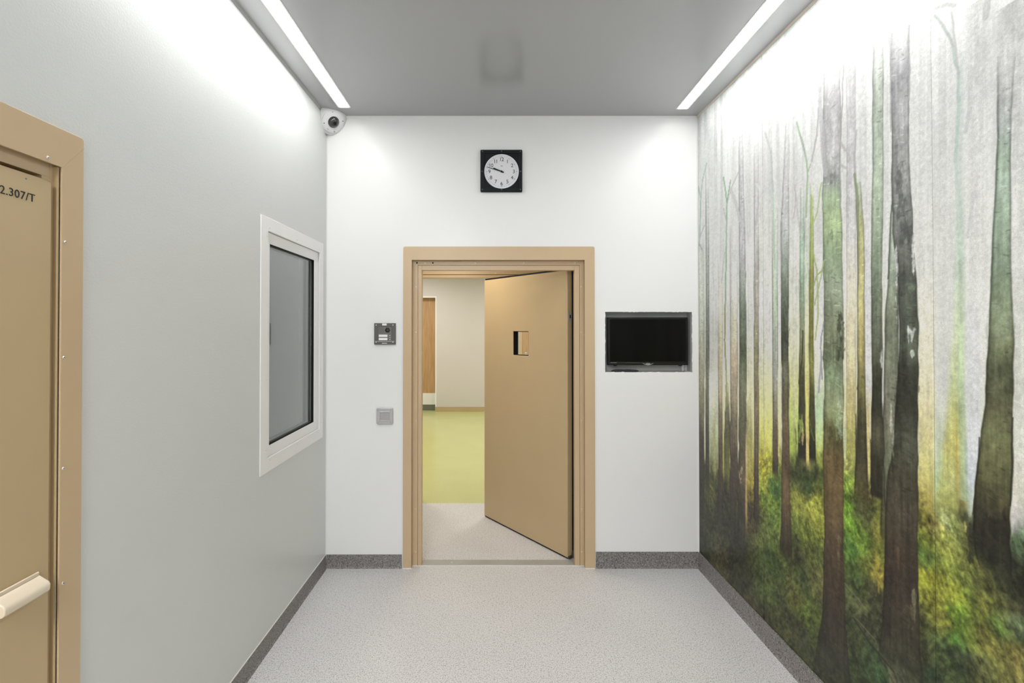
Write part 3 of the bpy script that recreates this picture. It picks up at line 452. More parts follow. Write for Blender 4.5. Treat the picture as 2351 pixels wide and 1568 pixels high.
BRANCHES=[
(0.0211,174,197,189,1,[(0.026,2.2379),(0.0416,2.4216),(0.0496,2.5548),(0.0081,2.6414)]),
(0.0174,180,203,195,1,[(0.0496,2.5548),(0.0783,2.6755),(0.1395,2.7628)]),
(0.0141,194,195,196,1,[(0.0335,2.2878),(0.1028,2.3552)]),
(0.0137,174,175,176,1,[(0.0742,2.1914),(0.0261,2.2439)]),
(0.0168,142,183,149,1,[(0.3936,1.8062),(0.407,2.0737),(0.4144,2.2871),(0.4211,2.4329),(0.3832,2.5968)]),
(0.0138,140,176,146,1,[(0.4211,2.4329),(0.4658,2.5538)]),
(0.0111,193,194,194,1,[(0.421,2.4196),(0.4599,2.4894),(0.5548,2.5715)]),
(0.0111,197,198,198,1,[(0.4146,2.3139),(0.3759,2.4034)]),
(0.0168,160,161,97,1,[(0.3936,1.8062),(0.3862,1.5908),(0.4015,1.4036),(0.4053,1.19)]),
(0.0116,201,202,203,1,[(0.3434,1.9451),(0.3907,2.1298)]),
(0.03,212,213,213,1,[(0.5727,2.2937),(0.533,2.3975),(0.4654,2.4985)]),
(0.0093,224,224,225,1,[(0.6775,2.1366),(0.6596,2.2382),(0.6471,2.4391)]),
(0.0106,224,224,225,1,[(0.4937,2.0625),(0.5306,2.1092)]),
(0.0117,192,220,196,1,[(0.9139,2.3673),(0.9163,2.187),(0.9222,1.962)]),
(0.0165,198,203,198,1,[(0.8443,2.6982),(0.896,2.5761),(0.9139,2.3673)]),
(0.0117,166,193,159,1,[(1.1115,2.6428),(1.1627,2.514),(1.1842,2.4356),(1.1899,2.3634),(1.1861,2.284),(1.1789,2.1789)]),
(0.0093,176,190,166,1,[(1.1931,2.3825),(1.2119,2.4105)]),
(0.0095,175,176,176,1,[(1.172,2.4802),(1.1341,2.5758)]),
(0.0121,183,184,185,1,[(1.2212,2.4234),(1.258,2.5285),(1.2648,2.6428)]),
(0.0122,176,200,117,1,[(1.2168,2.2659),(1.2185,2.1068),(1.2141,1.9489)]),
(0.009,181,203,132,1,[(1.2217,2.126),(1.258,2.1811),(1.288,2.3051)]),
(0.009,167,186,112,1,[(1.2285,1.8585),(1.2527,1.9014),(1.2933,1.9202)]),
(0.0089,180,197,143,1,[(1.2338,1.7697),(1.2639,1.8459),(1.2993,1.9577)]),
(0.009,177,194,122,1,[(1.2384,1.6129),(1.2571,1.7298),(1.2529,1.9247),(1.2297,1.9963)]),
(0.0085,160,160,179,1,[(1.2836,1.4415),(1.2732,1.5752),(1.2854,1.6524),(1.2942,1.6907)]),
(0.0117,172,172,191,1,[(1.26,1.381),(1.2787,1.537)]),
(0.0068,199,184,185,1,[(1.0841,2.1955),(1.1052,2.295),(1.0921,2.3403)]),
(0.0082,204,204,205,1,[(1.1301,2.1031),(1.1178,2.2089),(1.0922,2.3507)]),
(0.0096,66,66,49,1,[(1.149,1.6512),(1.1414,1.5083),(1.1176,1.4037)]),
(0.0263,195,195,197,1,[(1.2638,2.8775),(1.2767,2.6764),(1.2925,2.496),(1.3109,2.3366)]),
(0.0086,186,186,186,1,[(1.2828,2.7124),(1.3145,2.7547),(1.3615,2.8061)]),
(0.0083,178,178,179,1,[(1.317,2.3918),(1.3099,2.5468),(1.3194,2.6762)]),
(0.0075,169,169,170,1,[(1.4237,2.755),(1.4146,2.5777),(1.4031,2.4364),(1.401,2.1815)]),
(0.0128,188,188,189,1,[(1.4057,2.4446),(1.4357,2.3976)]),
(0.0102,194,194,195,1,[(1.4049,2.3482),(1.4351,2.3241)]),
(0.0094,188,188,189,1,[(1.4944,2.4556),(1.4816,2.3375),(1.4878,2.2304)]),
(0.0142,144,155,127,1,[(1.4859,2.2835),(1.5013,2.1571),(1.5002,2.0357)]),
(0.0117,191,193,194,1,[(1.6688,2.6911),(1.6417,2.8037),(1.622,2.8979)]),
(0.0078,180,180,181,1,[(1.6688,2.6911),(1.6639,2.5815),(1.6662,2.3884)]),
(0.0072,174,174,175,1,[(1.7464,2.7245),(1.7439,2.6339),(1.7468,2.5557),(1.7424,2.4659)]),
(0.0059,85,94,82,1,[(1.6678,2.1166),(1.659,2.0068),(1.6497,1.8479)]),
(0.0096,181,188,185,1,[(1.85,2.6984),(1.8779,2.6484),(1.8959,2.6095),(1.912,2.5585)]),
(0.0103,186,203,195,1,[(1.912,2.5585),(1.9189,2.5104),(1.9272,2.451),(1.9295,2.3813)]),
(0.0115,193,212,202,1,[(1.9296,2.3882),(1.9216,2.3023),(1.9148,2.1945)]),
(0.0117,207,221,213,1,[(1.9148,2.1945),(1.9241,2.0818),(1.9333,1.984)]),
(0.0095,219,219,220,1,[(1.9801,2.0804),(1.9659,2.0175),(1.9542,1.9463)]),
(0.0128,191,193,192,1,[(1.8486,2.721),(1.8846,2.7094),(1.9146,2.6874)]),
(0.0074,194,194,194,1,[(1.9055,2.6709),(1.9137,2.5825),(1.9273,2.4647)]),
(0.014,211,213,211,1,[(1.9514,2.2769),(1.9602,2.3271),(1.9664,2.4048),(1.9972,2.5214),(2.0135,2.5901)]),
(0.0207,194,195,195,1,[(2.0135,2.5901),(2.0191,2.6385)]),
(0.009,106,125,58,1,[(1.2226,1.16),(1.2047,1.1955),(1.1929,1.2528)]),
(0.0068,82,92,44,1,[(1.0891,1.182),(1.1019,1.1122)]),
(0.0043,44,43,36,1,[(1.5568,1.235),(1.5657,1.0037)]),
(0.0041,44,45,38,1,[(1.6245,1.0079),(1.6241,1.2016),(1.617,1.3298)]),
(0.004,44,44,39,1,[(1.9844,1.3376),(1.9726,1.2099),(1.9636,1.1014)]),
(0.004,43,43,38,1,[(2.0823,1.4142),(2.0763,1.2658),(2.0708,1.1658)]),
(0.0096,47,47,41,1,[(1.4636,0.4963),(1.5545,0.4487),(1.6573,0.4188)]),
(0.0076,137,146,109,0.5,[(1.4156,0.6116),(1.5335,0.5703)]),
(0.0047,158,158,130,0.5,[(1.4755,0.5032),(1.5763,0.4789)])]
GROUND_EDGE=[
(-0.0581,0.7496),
(0.1426,0.7582),
(0.298,0.7316),
(0.5701,0.7862),
(0.7128,0.8893),
(0.8094,1.0092),
(0.9027,1.0321),
(0.9965,0.9797),
(1.1343,1.0586),
(1.2574,1.0672),
(1.4326,1.1447),
(1.5039,1.0941),
(1.5596,1.0517),
(1.6427,1.0143),
(1.7732,1.0977),
(1.8392,1.0481),
(1.8935,1.0823),
(1.9373,1.1118),
(1.9715,1.0781),
(2.0726,1.0989),
(2.0957,1.0997),
(2.1202,1.0824)]
GROUND_TINT=[
(0.0406,0.6262,65,61,43),
(0.1735,0.5804,100,104,57),
(0.0525,0.3924,66,66,45),
(0.0369,0.1783,50,54,38),
(0.2348,0.4039,66,66,48),
(0.3259,0.5485,57,55,43),
(0.2941,0.2616,83,81,57),
(0.5162,0.3849,56,56,44),
(0.3513,0.1245,85,81,55),
(0.5652,0.2044,57,59,42),
(0.513,-0.001,60,63,44),
(0.6603,0.0815,78,71,50),
(0.7496,-0.01,64,66,46),
(0.6759,0.8425,191,176,80),
(0.6844,0.748,131,117,60),
(0.7014,0.6091,78,68,49),
(0.776,0.5671,111,123,67),
(0.8213,0.9313,204,199,80),
(0.8246,0.8401,177,185,74),
(0.8606,0.7376,124,152,64),
(0.9281,0.8279,89,128,64),
(0.9194,0.7141,117,148,65),
(0.899,0.5947,110,130,61),
(0.8781,0.4509,72,90,50),
(0.877,0.3153,86,100,53),
(0.9531,0.2017,76,80,48),
(0.8348,0.0878,67,71,46),
(1.1176,1.0029,66,72,43),
(1.1972,1.0252,60,72,45),
(1.1652,0.9258,79,98,54),
(1.1261,0.852,136,139,65),
(1.2201,0.8648,167,173,77),
(1.2316,0.8104,158,162,72),
(1.1635,0.7242,121,133,61),
(1.1142,0.6017,78,86,51),
(1.2092,0.6443,99,110,58),
(1.1457,0.4946,75,88,49),
(1.2171,0.5107,107,109,64),
(1.0958,0.3871,101,105,55),
(1.1605,0.3615,101,122,54),
(1.2217,0.3372,86,100,49),
(1.0608,0.243,75,77,47),
(1.127,0.1801,64,68,46),
(1.1583,0.0995,74,83,52),
(1.2785,0.1612,62,65,45),
(1.4689,1.1277,188,193,118),
(1.439,1.031,153,185,85),
(1.4383,0.942,123,169,62),
(1.4667,0.8646,123,164,60),
(1.5244,0.8196,116,146,60),
(1.5101,1.0188,101,92,58),
(1.5027,0.9562,83,83,53),
(1.5587,0.9512,98,103,59),
(1.5908,0.9467,146,146,74),
(1.4658,0.7594,86,122,56),
(1.5347,0.7228,108,125,57),
(1.5889,0.7161,164,153,69),
(1.4769,0.6601,78,97,53),
(1.5669,0.6388,71,73,50),
(1.4878,0.562,88,95,59),
(1.5442,0.526,75,75,55),
(1.4632,0.4437,68,75,47),
(1.5542,0.4153,66,81,53),
(1.638,0.4694,92,94,69),
(1.4618,0.2859,62,75,45),
(1.5963,0.361,63,91,56),
(1.6765,0.4006,90,93,68),
(1.7902,1.0812,186,173,102),
(1.7897,1.0222,132,128,62),
(1.8059,0.9555,138,148,61),
(1.7853,0.9026,96,118,57),
(1.8228,1.0204,184,163,102),
(1.8628,1.0499,191,200,143),
(1.9005,1.0368,165,173,104),
(1.8544,0.976,185,189,96),
(1.8925,0.9645,160,166,87),
(1.7964,0.8198,161,164,59),
(1.8206,0.7599,151,154,61),
(1.8767,0.8879,157,170,78),
(1.9142,0.9195,132,142,70),
(1.8836,0.808,173,181,70),
(1.9349,0.8354,137,152,67),
(1.8362,0.6971,128,133,59),
(1.8752,0.706,154,158,71),
(1.9126,0.7418,126,161,60),
(1.9193,0.678,86,126,55),
(1.859,0.6121,89,106,61),
(1.9041,0.6002,60,73,51),
(1.9473,0.6424,52,60,47),
(1.7783,0.6779,89,94,50),
(1.7687,0.5686,75,81,47),
(1.802,0.5026,56,71,47),
(1.937,1.0781,87,91,63),
(1.9712,1.0385,73,73,53),
(1.9499,0.9498,114,117,65),
(1.9835,0.9134,95,97,56),
(2.008,1.0345,121,121,74),
(1.9999,0.9859,99,102,64),
(2.0352,0.9644,66,68,48),
(2.0714,0.9573,56,59,43),
(2.1011,1.0683,98,119,89),
(2.0949,1.0053,60,63,48),
(2.1059,0.9626,52,55,43),
(1.9895,0.8386,135,135,65),
(2.0343,0.8633,114,119,65),
(2.0462,0.8201,119,148,73),
(2.0825,0.8899,77,77,53),
(2.0935,0.8357,103,118,85),
(2.0083,0.7595,127,126,65),
(2.0697,0.7603,113,113,62),
(2.0984,0.7426,144,139,78),
(2.0074,0.6567,112,118,71),
(2.057,0.6658,128,131,71),
(1.9675,0.6034,100,104,61)]
BASE=[(0.0,100,105,62),(0.6,188,192,145),(1.0,226,228,205),(1.5,234,235,230),(2.2,234,236,233),(3.2,236,238,237)]
_tab = np.random.RandomState(11).rand(256, 256).astype(np.float32)
def vnoise(x, y, seed=0):
    x = x + 37.3 * seed; y = y + 91.7 * seed
    xi = np.floor(x).astype(np.int64); yi = np.floor(y).astype(np.int64)
    fx = (x - xi).astype(np.float32); fy = (y - yi).astype(np.float32)
    fx = fx * fx * (3 - 2 * fx); fy = fy * fy * (3 - 2 * fy)
    g = lambda a, b: _tab[a & 255, b & 255]
    return (g(xi, yi) * (1 - fx) + g(xi + 1, yi) * fx) * (1 - fy) + (g(xi, yi + 1) * (1 - fx) + g(xi + 1, yi + 1) * fx) * fy
def fbm(x, y, seed=0, oct=4):
    t = 0; a = .5; n = 0
    for k in range(oct):
        t = t + a * vnoise(x * 2 ** k, y * 2 ** k, seed + k); n += a; a *= .55
    return t / n
def sstep(x): x = np.clip(x, 0, 1); return x * x * (3 - 2 * x)

def paint_print(s, z):
    """watercolour forest: s = metres along the wall from the far corner, z = height. returns rows x cols x 3 (display values 0-255)"""
    fold = 2.14
    order = np.argsort(np.abs(((s + fold) % (2 * fold)) - fold)); s_raw = s
    s = np.abs(((s + fold) % (2 * fold)) - fold)            # the sheets past the photographed part repeat the forest mirrored
    so = s[order]
    S, Z = np.meshgrid(so, z)
    bz = [b[0] for b in BASE]
    C = np.stack([np.interp(Z, bz, [b[1 + k] for b in BASE]) for k in range(3)], -1).astype(np.float32)
    st = fbm(S * 34, Z * 1.1, 1) - .5
    st2 = fbm(S * 90, Z * 2.0, 5, 3) - .5
    bl = fbm(S * 3.2, Z * 2.4, 9) - .5
    dg_ = fbm(S * 9 + Z * 3, Z * 2.2 - S * 1.5, 17) - .5
    C += (st * 30 + st2 * 8 + bl * 24 + dg_ * 22)[..., None]
    C[..., 1] += bl * 4
    top = sstep((Z - 2.75) / .35) * np.clip(fbm(S * 22, Z * 5, 14) - .42, 0, 1) * 3.0      # pencilled crown shading under the ceiling
    C -= (top * 34)[..., None] * np.array([1.0, .82, .80], np.float32)
    grain = fbm(S * 60, Z * 60, 21, 3) - .5
    streak = fbm(S * 110, Z * 7, 30, 4) - .5 + .6 * (fbm(S * 38, Z * 5, 36, 3) - .5)
    grain = grain + .5 * (fbm(S * 150, Z * 150, 23, 2) - .5)
    mott = fbm(S * 14, Z * 9, 33) - .5

    def rows(z0, z1): return np.searchsorted(z, z0), np.searchsorted(z, z1)
    def cols(a, b): return np.searchsorted(so, a), np.searchsorted(so, b)
    def do_trunk(t, ti):
        soft, edge, layer, tex, cp = t
        zz = [c[0] for c in cp]
        r0, r1 = rows(zz[0], zz[-1])
        c0, c1 = cols(min(c[1] for c in cp) - soft * 2 - .02, max(c[2] for c in cp) + soft * 2 + .02)
        if r1 <= r0 or c1 <= c0: return
        sub = C[r0:r1, c0:c1]; SS = S[r0:r1, c0:c1]; ZZ = Z[r0:r1, c0:c1]; zr = z[r0:r1]
        iv = lambda k: np.interp(zr, zz, [c[k] for c in cp])[:, None]
        sl, sr, al = iv(1), iv(2), iv(6)
        wid = sr - sl; wob = np.minimum(wid * .10, .010)
        sl = sl + (fbm(zr * 7, zr * 0, 40 + ti, 4)[:, None] - .5) * wob * 2
        sr = sr + (fbm(zr * 7, zr * 0, 80 + ti, 4)[:, None] - .5) * wob * 2
        cov = sstep((SS - sl) / soft + .5) * sstep((sr - SS) / soft + .5)
        col = np.stack([np.broadcast_to(iv(k), SS.shape) for k in (3, 4, 5)], -1).astype(np.float32)
        dark = 1 - col.mean(-1) / 255
        m = 1 + tex * 3.2 * (.30 + dark) * (streak[r0:r1, c0:c1] * .8 + grain[r0:r1, c0:c1] * .7 + mott[r0:r1, c0:c1] * .9)
        u = (SS - sl) / np.maximum(wid, 1e-4)
        if layer == 1: m = m * (1.06 - .16 * np.abs(u * 2 - 1.15) ** 2)
        if edge:
            el = np.exp(-((SS - sl) / .0055) ** 2); er = np.exp(-((SS - sr) / .005) ** 2)
            m = m * (1 - edge * (el * .9 + er * .6) * (.6 + .8 * (mott[r0:r1, c0:c1] + .5)))
        if layer == 1:
            rg = np.random.RandomState(500 + ti)
            w0 = float(wid.mean()); n = 0 if tex < .1 else int((zz[-1] - zz[0]) * (26 if w0 > .05 else 20))
            for _ in range(n):
                zc = rg.uniform(zz[0], zz[-1]); ua = rg.uniform(.35, .8); ub = ua + rg.uniform(.15, .45)
                if rg.rand() < .25: ua, ub = 0, rg.uniform(.15, .4)
                th = rg.uniform(.0012, .0026); tilt = rg.uniform(-.02, .16) * w0
                k0, k1 = np.searchsorted(zr, zc - .03), np.searchsorted(zr, zc + .03)
                if k1 <= k0: continue
                uu = u[k0:k1]; line = zc - tilt * (uu - ua) / max(ub - ua, .01)
                g = np.exp(-((ZZ[k0:k1] - line) / th) ** 2) * sstep((uu - ua) / .08) * sstep((ub - uu) / .08)
                m[k0:k1] *= 1 + g * (-.26 if rg.rand() < .6 else .22)
        a = (cov * al)[..., None]
        sub[:] = sub * (1 - a) + col * m[..., None] * a
    zt = np.interp(so, [e[0] for e in GROUND_EDGE], [e[1] for e in GROUND_EDGE])[None, :]
    k = sstep((zt + .10 - Z) / .16)[..., None]
    C = C * (1 - k) + np.array((138, 144, 84), np.float32) * k
    for ti, t in enumerate(TRUNKS):
        if t[2] == 0: do_trunk(t, ti)

    # forest floor
    r1 = np.searchsorted(z, 1.25)
    SS, ZZ = S[:r1], Z[:r1]
    wx = SS + (fbm(SS * 11, ZZ * 11, 51) - .5) * .09; wz = ZZ + (fbm(SS * 11, ZZ * 11, 52) - .5) * .09
    num = np.zeros(SS.shape + (3,), np.float32); den = np.zeros(SS.shape, np.float32)
    for gs, gz, r, g, b in GROUND_TINT:
        w = 1.0 / (((wx - gs) * 1.05) ** 2 + (wz - gz) ** 2 + .0006) ** 2
        num += w[..., None] * np.array((r, g, b), np.float32); den += w
    G = num / den[..., None]
    a1 = SS * .55 + ZZ * .84; a2 = -SS * .84 + ZZ * .55
    b1 = -SS * .42 + ZZ * .90; b2 = SS * .90 + ZZ * .42
    k1 = fbm(a2 * 85, a1 * 34, 61, 3) - .5; k2 = fbm(b2 * 95, b1 * 38, 64, 3) - .5
    pick = sstep((fbm(SS * 5, ZZ * 5, 66) - .4) / .2)
    stroke = k1 * pick + k2 * (1 - pick)
    lum = 1 + .80 * stroke + .75 * grain[:r1] + .55 * (fbm(SS * 17, ZZ * 17, 68) - .5)
    G = G * np.clip(lum, .35, 1.7)[..., None] * .93
    G[..., 0] *= 1 + .12 * (fbm(SS * 9, ZZ * 9, 71) - .5); G[..., 2] *= 1 + .2 * (fbm(SS * 8, ZZ * 8, 72) - .5)
    jag = (fbm(SS * 26, ZZ * 8, 75) - .5) * .16
    mk = sstep((zt + jag - ZZ) / .11 + .45)[..., None]
    C[:r1] = C[:r1] * (1 - mk) + G * mk
    for ti, t in enumerate(TRUNKS):
        if t[2] == 1: do_trunk(t, ti)
    # loose spots on bark
    for i, (cs, cz, rs, rz, r, g, b, a) in enumerate(SPOTS):
        r0, r1b = rows(cz - rz * 1.6, cz + rz * 1.6); c0, c1 = cols(cs - rs * 1.6, cs + rs * 1.6)
        if r1b <= r0 or c1 <= c0: continue
        SS2, ZZ2 = S[r0:r1b, c0:c1], Z[r0:r1b, c0:c1]
        d = np.sqrt(((SS2 - cs) / rs) ** 2 + ((ZZ2 - cz) / rz) ** 2) + (fbm(SS2 * 70, ZZ2 * 22, 90 + i, 4) - .5) * 3.2
        k = (sstep((1.1 - d) / .6) * a * .9)[..., None]
        C[r0:r1b, c0:c1] = C[r0:r1b, c0:c1] * (1 - k) + np.array((r, g, b), np.float32) * (1 + .5 * grain[r0:r1b, c0:c1, None]) * k
    # thin branches
    for i, (w, r, g, b, a, pts) in enumerate(BRANCHES):
        for (s0, z0), (s1, z1) in zip(pts[:-1], pts[1:]):
            p = w * 2 + .01
            r0, r1b = rows(min(z0, z1) - p, max(z0, z1) + p); c0, c1 = cols(min(s0, s1) - p, max(s0, s1) + p)
            if r1b <= r0 or c1 <= c0: continue
            SS2 = S[r0:r1b, c0:c1] + (fbm(Z[r0:r1b, c0:c1] * 14, S[r0:r1b, c0:c1] * 0, 140 + i, 3) - .5) * .012; ZZ2 = Z[r0:r1b, c0:c1]
            dx, dz = s1 - s0, z1 - z0; q = np.clip(((SS2 - s0) * dx + (ZZ2 - z0) * dz) / (dx * dx + dz * dz + 1e-9), 0, 1)
            d = np.sqrt((SS2 - s0 - q * dx) ** 2 + (ZZ2 - z0 - q * dz) ** 2)
            k = (sstep((w * .5 - d) / .005 + .5) * .85 * a)[..., None]
            C[r0:r1b, c0:c1] = C[r0:r1b, c0:c1] * (1 - k) + np.array((r, g, b), np.float32) * k
    # fine grass over the trunk feet
    SS, ZZ = S[:r1], Z[:r1]
    over = sstep((zt - .16 - ZZ) / .35) * np.clip(np.abs(stroke) * 3.2 - .5, 0, 1) * .45
    C[:r1] = C[:r1] * (1 - over[..., None]) + G * over[..., None]
    C *= (1 + .055 * (fbm(S * 130, Z * 130, 200, 2) - .5) * 2)[..., None]
    out = np.empty_like(C); out[:, order] = C
    return np.clip(out, 4, 246)

def mural_material():
    m, nt, b = new_mat('printed_wall_vinyl')
    at = N(nt, 'ShaderNodeAttribute'); at.attribute_name = 'print'
    p = pos(nt)
    gr = ramp(nt, noise(nt, p, 420, 2, 0.6), [(0.28, (.82, .82, .82)), (0.72, (1.12, 1.12, 1.12))])
    mx = N(nt, 'ShaderNodeMix', data_type='RGBA', blend_type='MULTIPLY'); mx.inputs['Factor'].default_value = 1
    nt.links.new(at.outputs['Color'], mx.inputs['A']); nt.links.new(gr, mx.inputs['B'])
    nt.links.new(mx.outputs['Result'], b.inputs['Base Color'])
    b.inputs['Roughness'].default_value = 0.34; b.inputs['Specular IOR Level'].default_value = 0.25
    bump(nt, b, noise(nt, p, 170, 3, 0.6), 0.22, 0.002)
    return m
M_MURAL = mural_material()

def mural_sheet(y_far, y_near, fine):
    ys = [y_far]
    while ys[-1] > y_near:
        y = ys[-1]; ys.append(y - ((.0009 * y * y + .0005) if fine else .02))
    ys = np.array(ys); ys = y_far + (ys - y_far) * (y_near - y_far) / (ys[-1] - y_far)
    zs = np.linspace(.07, HC - .006, 1230 if fine else 160)
    C = paint_print(YB - ys, zs) / 255.0
    C = np.where(C <= .04045, C / 12.92, ((C + .055) / 1.055) ** 2.4)
    nr, nc = len(zs), len(ys)
    Y, Zz = np.meshgrid(ys, zs)
    front = np.stack([XR0 + KR * (YB - Y), Y, Zz], -1).reshape(-1, 3)
    i = np.arange(nr * nc).reshape(nr, nc)
    quads = np.stack([i[:-1, :-1], i[1:, :-1], i[1:, 1:], i[:-1, 1:]], -1).reshape(-1, 4)
    rim = np.concatenate([i[0, :], i[1:, -1], i[-1, -2::-1], i[-2:0:-1, 0]])
    back = front[rim] + np.array([.0058, 0, 0]); n0_ = len(front); nb = len(rim)
    bi = np.arange(n0_, n0_ + nb); nx = np.roll(np.arange(nb), -1)
    side = np.stack([rim, rim[nx], bi[nx], bi], -1)
    V = np.concatenate([front, back]); F = np.concatenate([quads, side])
    me = bpy.data.meshes.new('mural_panel')
    me.vertices.add(len(V)); me.vertices.foreach_set('co', V.astype(np.float32).ravel())
    me.loops.add(F.size); me.loops.foreach_set('vertex_index', F.astype(np.int32).ravel())
    me.polygons.add(len(F)); me.polygons.foreach_set('loop_start', np.arange(0, F.size, 4, dtype=np.int32))
    me.update(calc_edges=True)
    ca = me.color_attributes.new('print', 'FLOAT_COLOR', 'POINT')
    cc = np.ones((len(V), 4), np.float32); cc[:n0_, :3] = C.reshape(-1, 3); cc[n0_:, :3] = C.reshape(-1, 3)[rim]
    ca.data.foreach_set('color', cc.ravel())
    me.materials.append(M_MURAL)
    ob = bpy.data.objects.new('mural_panel', me); COL.objects.link(ob); ob.parent = wr
    return ob
SEAMS = [YB, 2.687, 1.668, .65, -.37, -1.39, -2.41, YR]
GAP = .0032
for k, (a, b) in enumerate(zip(SEAMS[:-1], SEAMS[1:])):
    if k == 2:
        mural_sheet(a - GAP / 2, 1.30, True); mural_sheet(1.30, b + GAP / 2, False)
    else:
        mural_sheet(a - (GAP / 2 if k else .004), b + GAP / 2, k < 2)

# ------------------------------------------------------------------ skirtings, corner and ceiling trims
o = MB().prism([(XL, 0), (XL + .012, 0), (XL + .007, .012), (XL + .005, .03), (XL + .004, .09), (XL, .09)], 1.443, YB - .006, axis='y')
struct(o.build('baseboard_left', M_BASE), 'dark grey speckled vinyl skirting along the left wall', 'skirting')
o = MB().prism([(XL, 0), (XL + .012, 0), (XL + .007, .012), (XL + .005, .03), (XL + .004, .09), (XL, .09)], YR, .13, axis='y')
struct(o.build('baseboard_left', M_BASE), 'dark grey speckled vinyl skirting nearer than the left door', 'skirting')
def back_board(x0, x1, h, name, label):
    m = MB().prism([(YB, 0), (YB - .012, 0), (YB - .007, .012), (YB - .005, .03), (YB - .004, h), (YB, h)], x0, x1, axis='x')
    struct(m.build(name, M_BASE), label, 'skirting')
back_board(XL + .006, -.650, .093, 'baseboard_back', 'dark speckled skirting left of the open door')
back_board(.694, xr(YB) - .006, .112, 'baseboard_back', 'dark speckled skirting under the screen')
def right_prof(y, prof): return [(xr(y) - d, y, z) for d, z in prof]
def along_right(m, prof, ya, yb):
    A = right_prof(ya, prof); B_ = right_prof(yb, prof); n = len(prof)
    m.add(A + B_, [tuple(range(n)), tuple(range(2 * n - 1, n - 1, -1))] + [(i, i + n, (i + 1) % n + n, (i + 1) % n) for i in range(n)])
    return m
o = along_right(MB(), [(0.0002, 0), (.014, 0), (.009, .012), (.007, .03), (.006, .112), (.0002, .112)], YB - .006, YR)
struct(o.build('baseboard_right', M_BASE), 'dark grey speckled vinyl skirting below the forest print', 'skirting')
o = along_right(MB(), [(.0002, HC - .014), (.006, HC - .014), (.008, HC - .0004), (.0002, HC - .0004)], YB - .004, YR)
struct(o.build('trim_1', M_GAPS), 'thin beige edge strip between forest print and ceiling', 'trim')
o = MB().prism([(XL, HC - .016), (XL + .004, HC - .016), (XL + .011, HC - .0004), (XL, HC - .0004)], YR, YB - .004, axis='y')
struct(o.build('trim_2', M_SHADOWGAP), 'narrow grey edge profile between left wall and ceiling', 'trim')
o = MB().prism([(YB, HC - .013), (YB - .005, HC - .013), (YB - .009, HC - .0004), (YB, HC - .0004)], XL + .012, xr(YB) - .009, axis='x')
struct(o.build('trim_3', M_TRIMW), 'thin white edge strip between end wall and ceiling', 'trim')
o = MB().prism([(xr(YB) - .0002, YB), (xr(YB) - .007, YB), (xr(YB) - .0002, YB - .008)], .113, HC - .015, axis='z')
struct(o.build('trim_4', M_TRIMW), 'white sealant line in the corner beside the forest print', 'trim')
o = MB().prism([(XL, YB), (XL + .006, YB), (XL, YB - .006)], .095, HC - .02, axis='z')
struct(o.build('trim_5', M_TRIMW), 'white sealant line in the corner beside the window', 'trim')
o = MB().prism([(XL, .0905), (XL + .003, .0905), (XL + .0005, .096), (XL, .096)], 1.443, YB - .007, axis='y')
struct(o.build('trim_6', M_TRIMW), 'thin white sealant line on top of the left skirting', 'trim')

# ------------------------------------------------------------------ screws shared by frames
def screw_mesh():
    m = MB(); M = Matrix.Identity(4)
    m.lathe([(.0046, 0), (.0044, .0012), (.0032, .0024), (.0014, .0028)], M, 12)
    me = bpy.data.meshes.new('screw'); me.from_pydata(m.v, [], m.f); fix_normals(me); me.materials.append(M_SCREW)
    for p in me.polygons: p.use_smooth = True
    return me
SCREW = screw_mesh()
_sk = MB().disc(0, 0, .0017, .0026, .0031, axis='z', n=6)
SOCK = bpy.data.meshes.new('screw_socket'); SOCK.from_pydata(_sk.v, [], _sk.f); fix_normals(SOCK); SOCK.materials.append(M_SOCKET)
RX = {'+x': (0, math.pi / 2, 0), '-y': (math.pi / 2, 0, 0), '-z': (math.pi, 0, 0)}
def screw(parent, loc, facing, scale=1.0, socket=True):
    off = Vector((0, 0, 0)); p = parent
    while p is not None: off += p.location; p = p.parent
    s = bpy.data.objects.new('screw', SCREW); COL.objects.link(s); s.parent = parent
    s.location = Vector(loc) - off; s.rotation_euler = RX[facing]; s.scale = (scale,) * 3
    if socket:
        k = bpy.data.objects.new('screw_socket', SOCK); COL.objects.link(k); k.parent = s
    return s

# ------------------------------------------------------------------ doorway in the end wall
FX0, FX1, FZ = -.642, .687, 2.228           # outside of the casing
IX0, IX1, IZ = -.582, .617, 2.134           # inside of the casing
OX0, OX1, OZ = -.519, .554, 2.068           # clear opening
m = MB()
pts = [(FX0, 0), (FX0, FZ - .012), (FX0 + .0035, FZ - .0035), (FX0 + .012, FZ), (FX1 - .012, FZ), (FX1 - .0035, FZ - .0035), (FX1, FZ - .012), (FX1, 0),
       (IX1, 0), (IX1, IZ), (IX0, IZ), (IX0, 0)]
m.prism(pts, YB - .012, YB + .001, axis='y')
# inner return of the casing into the wall
for a, b in ((IX0 - .003, IX0), (IX1, IX1 + .003)): m.box(a, b, YB - .011, YB + .034, 0, IZ + .003)
m.box(IX0, IX1, YB - .011, YB + .034, IZ, IZ + .003)
frame = struct(m.build('trim_7', M_TAN, bevel=.0015), 'tan steel frame around the open doorway', 'door frame')
yr = YB + .031
m = MB()
m.box(IX0, OX0 - .028, yr, yr + .02, 0, IZ); m.box(OX1 + .036, IX1, yr, yr + .02, 0, IZ); m.box(OX0 - .028, OX1 + .036, yr, yr + .02, OZ + .035, IZ)
m.build('frame_face', M_TAN, frame, bevel=.001)
m = MB()
m.box(OX0 - .0265, OX0, yr + .0012, yr + .055, 0, OZ + .0335); m.box(OX1, OX1 + .0345, yr + .0012, yr + .055, 0, OZ + .0335); m.box(OX0, OX1, yr + .0012, yr + .055, OZ, OZ + .0335)
m.build('door_stop', M_TAN, frame, bevel=.0015)
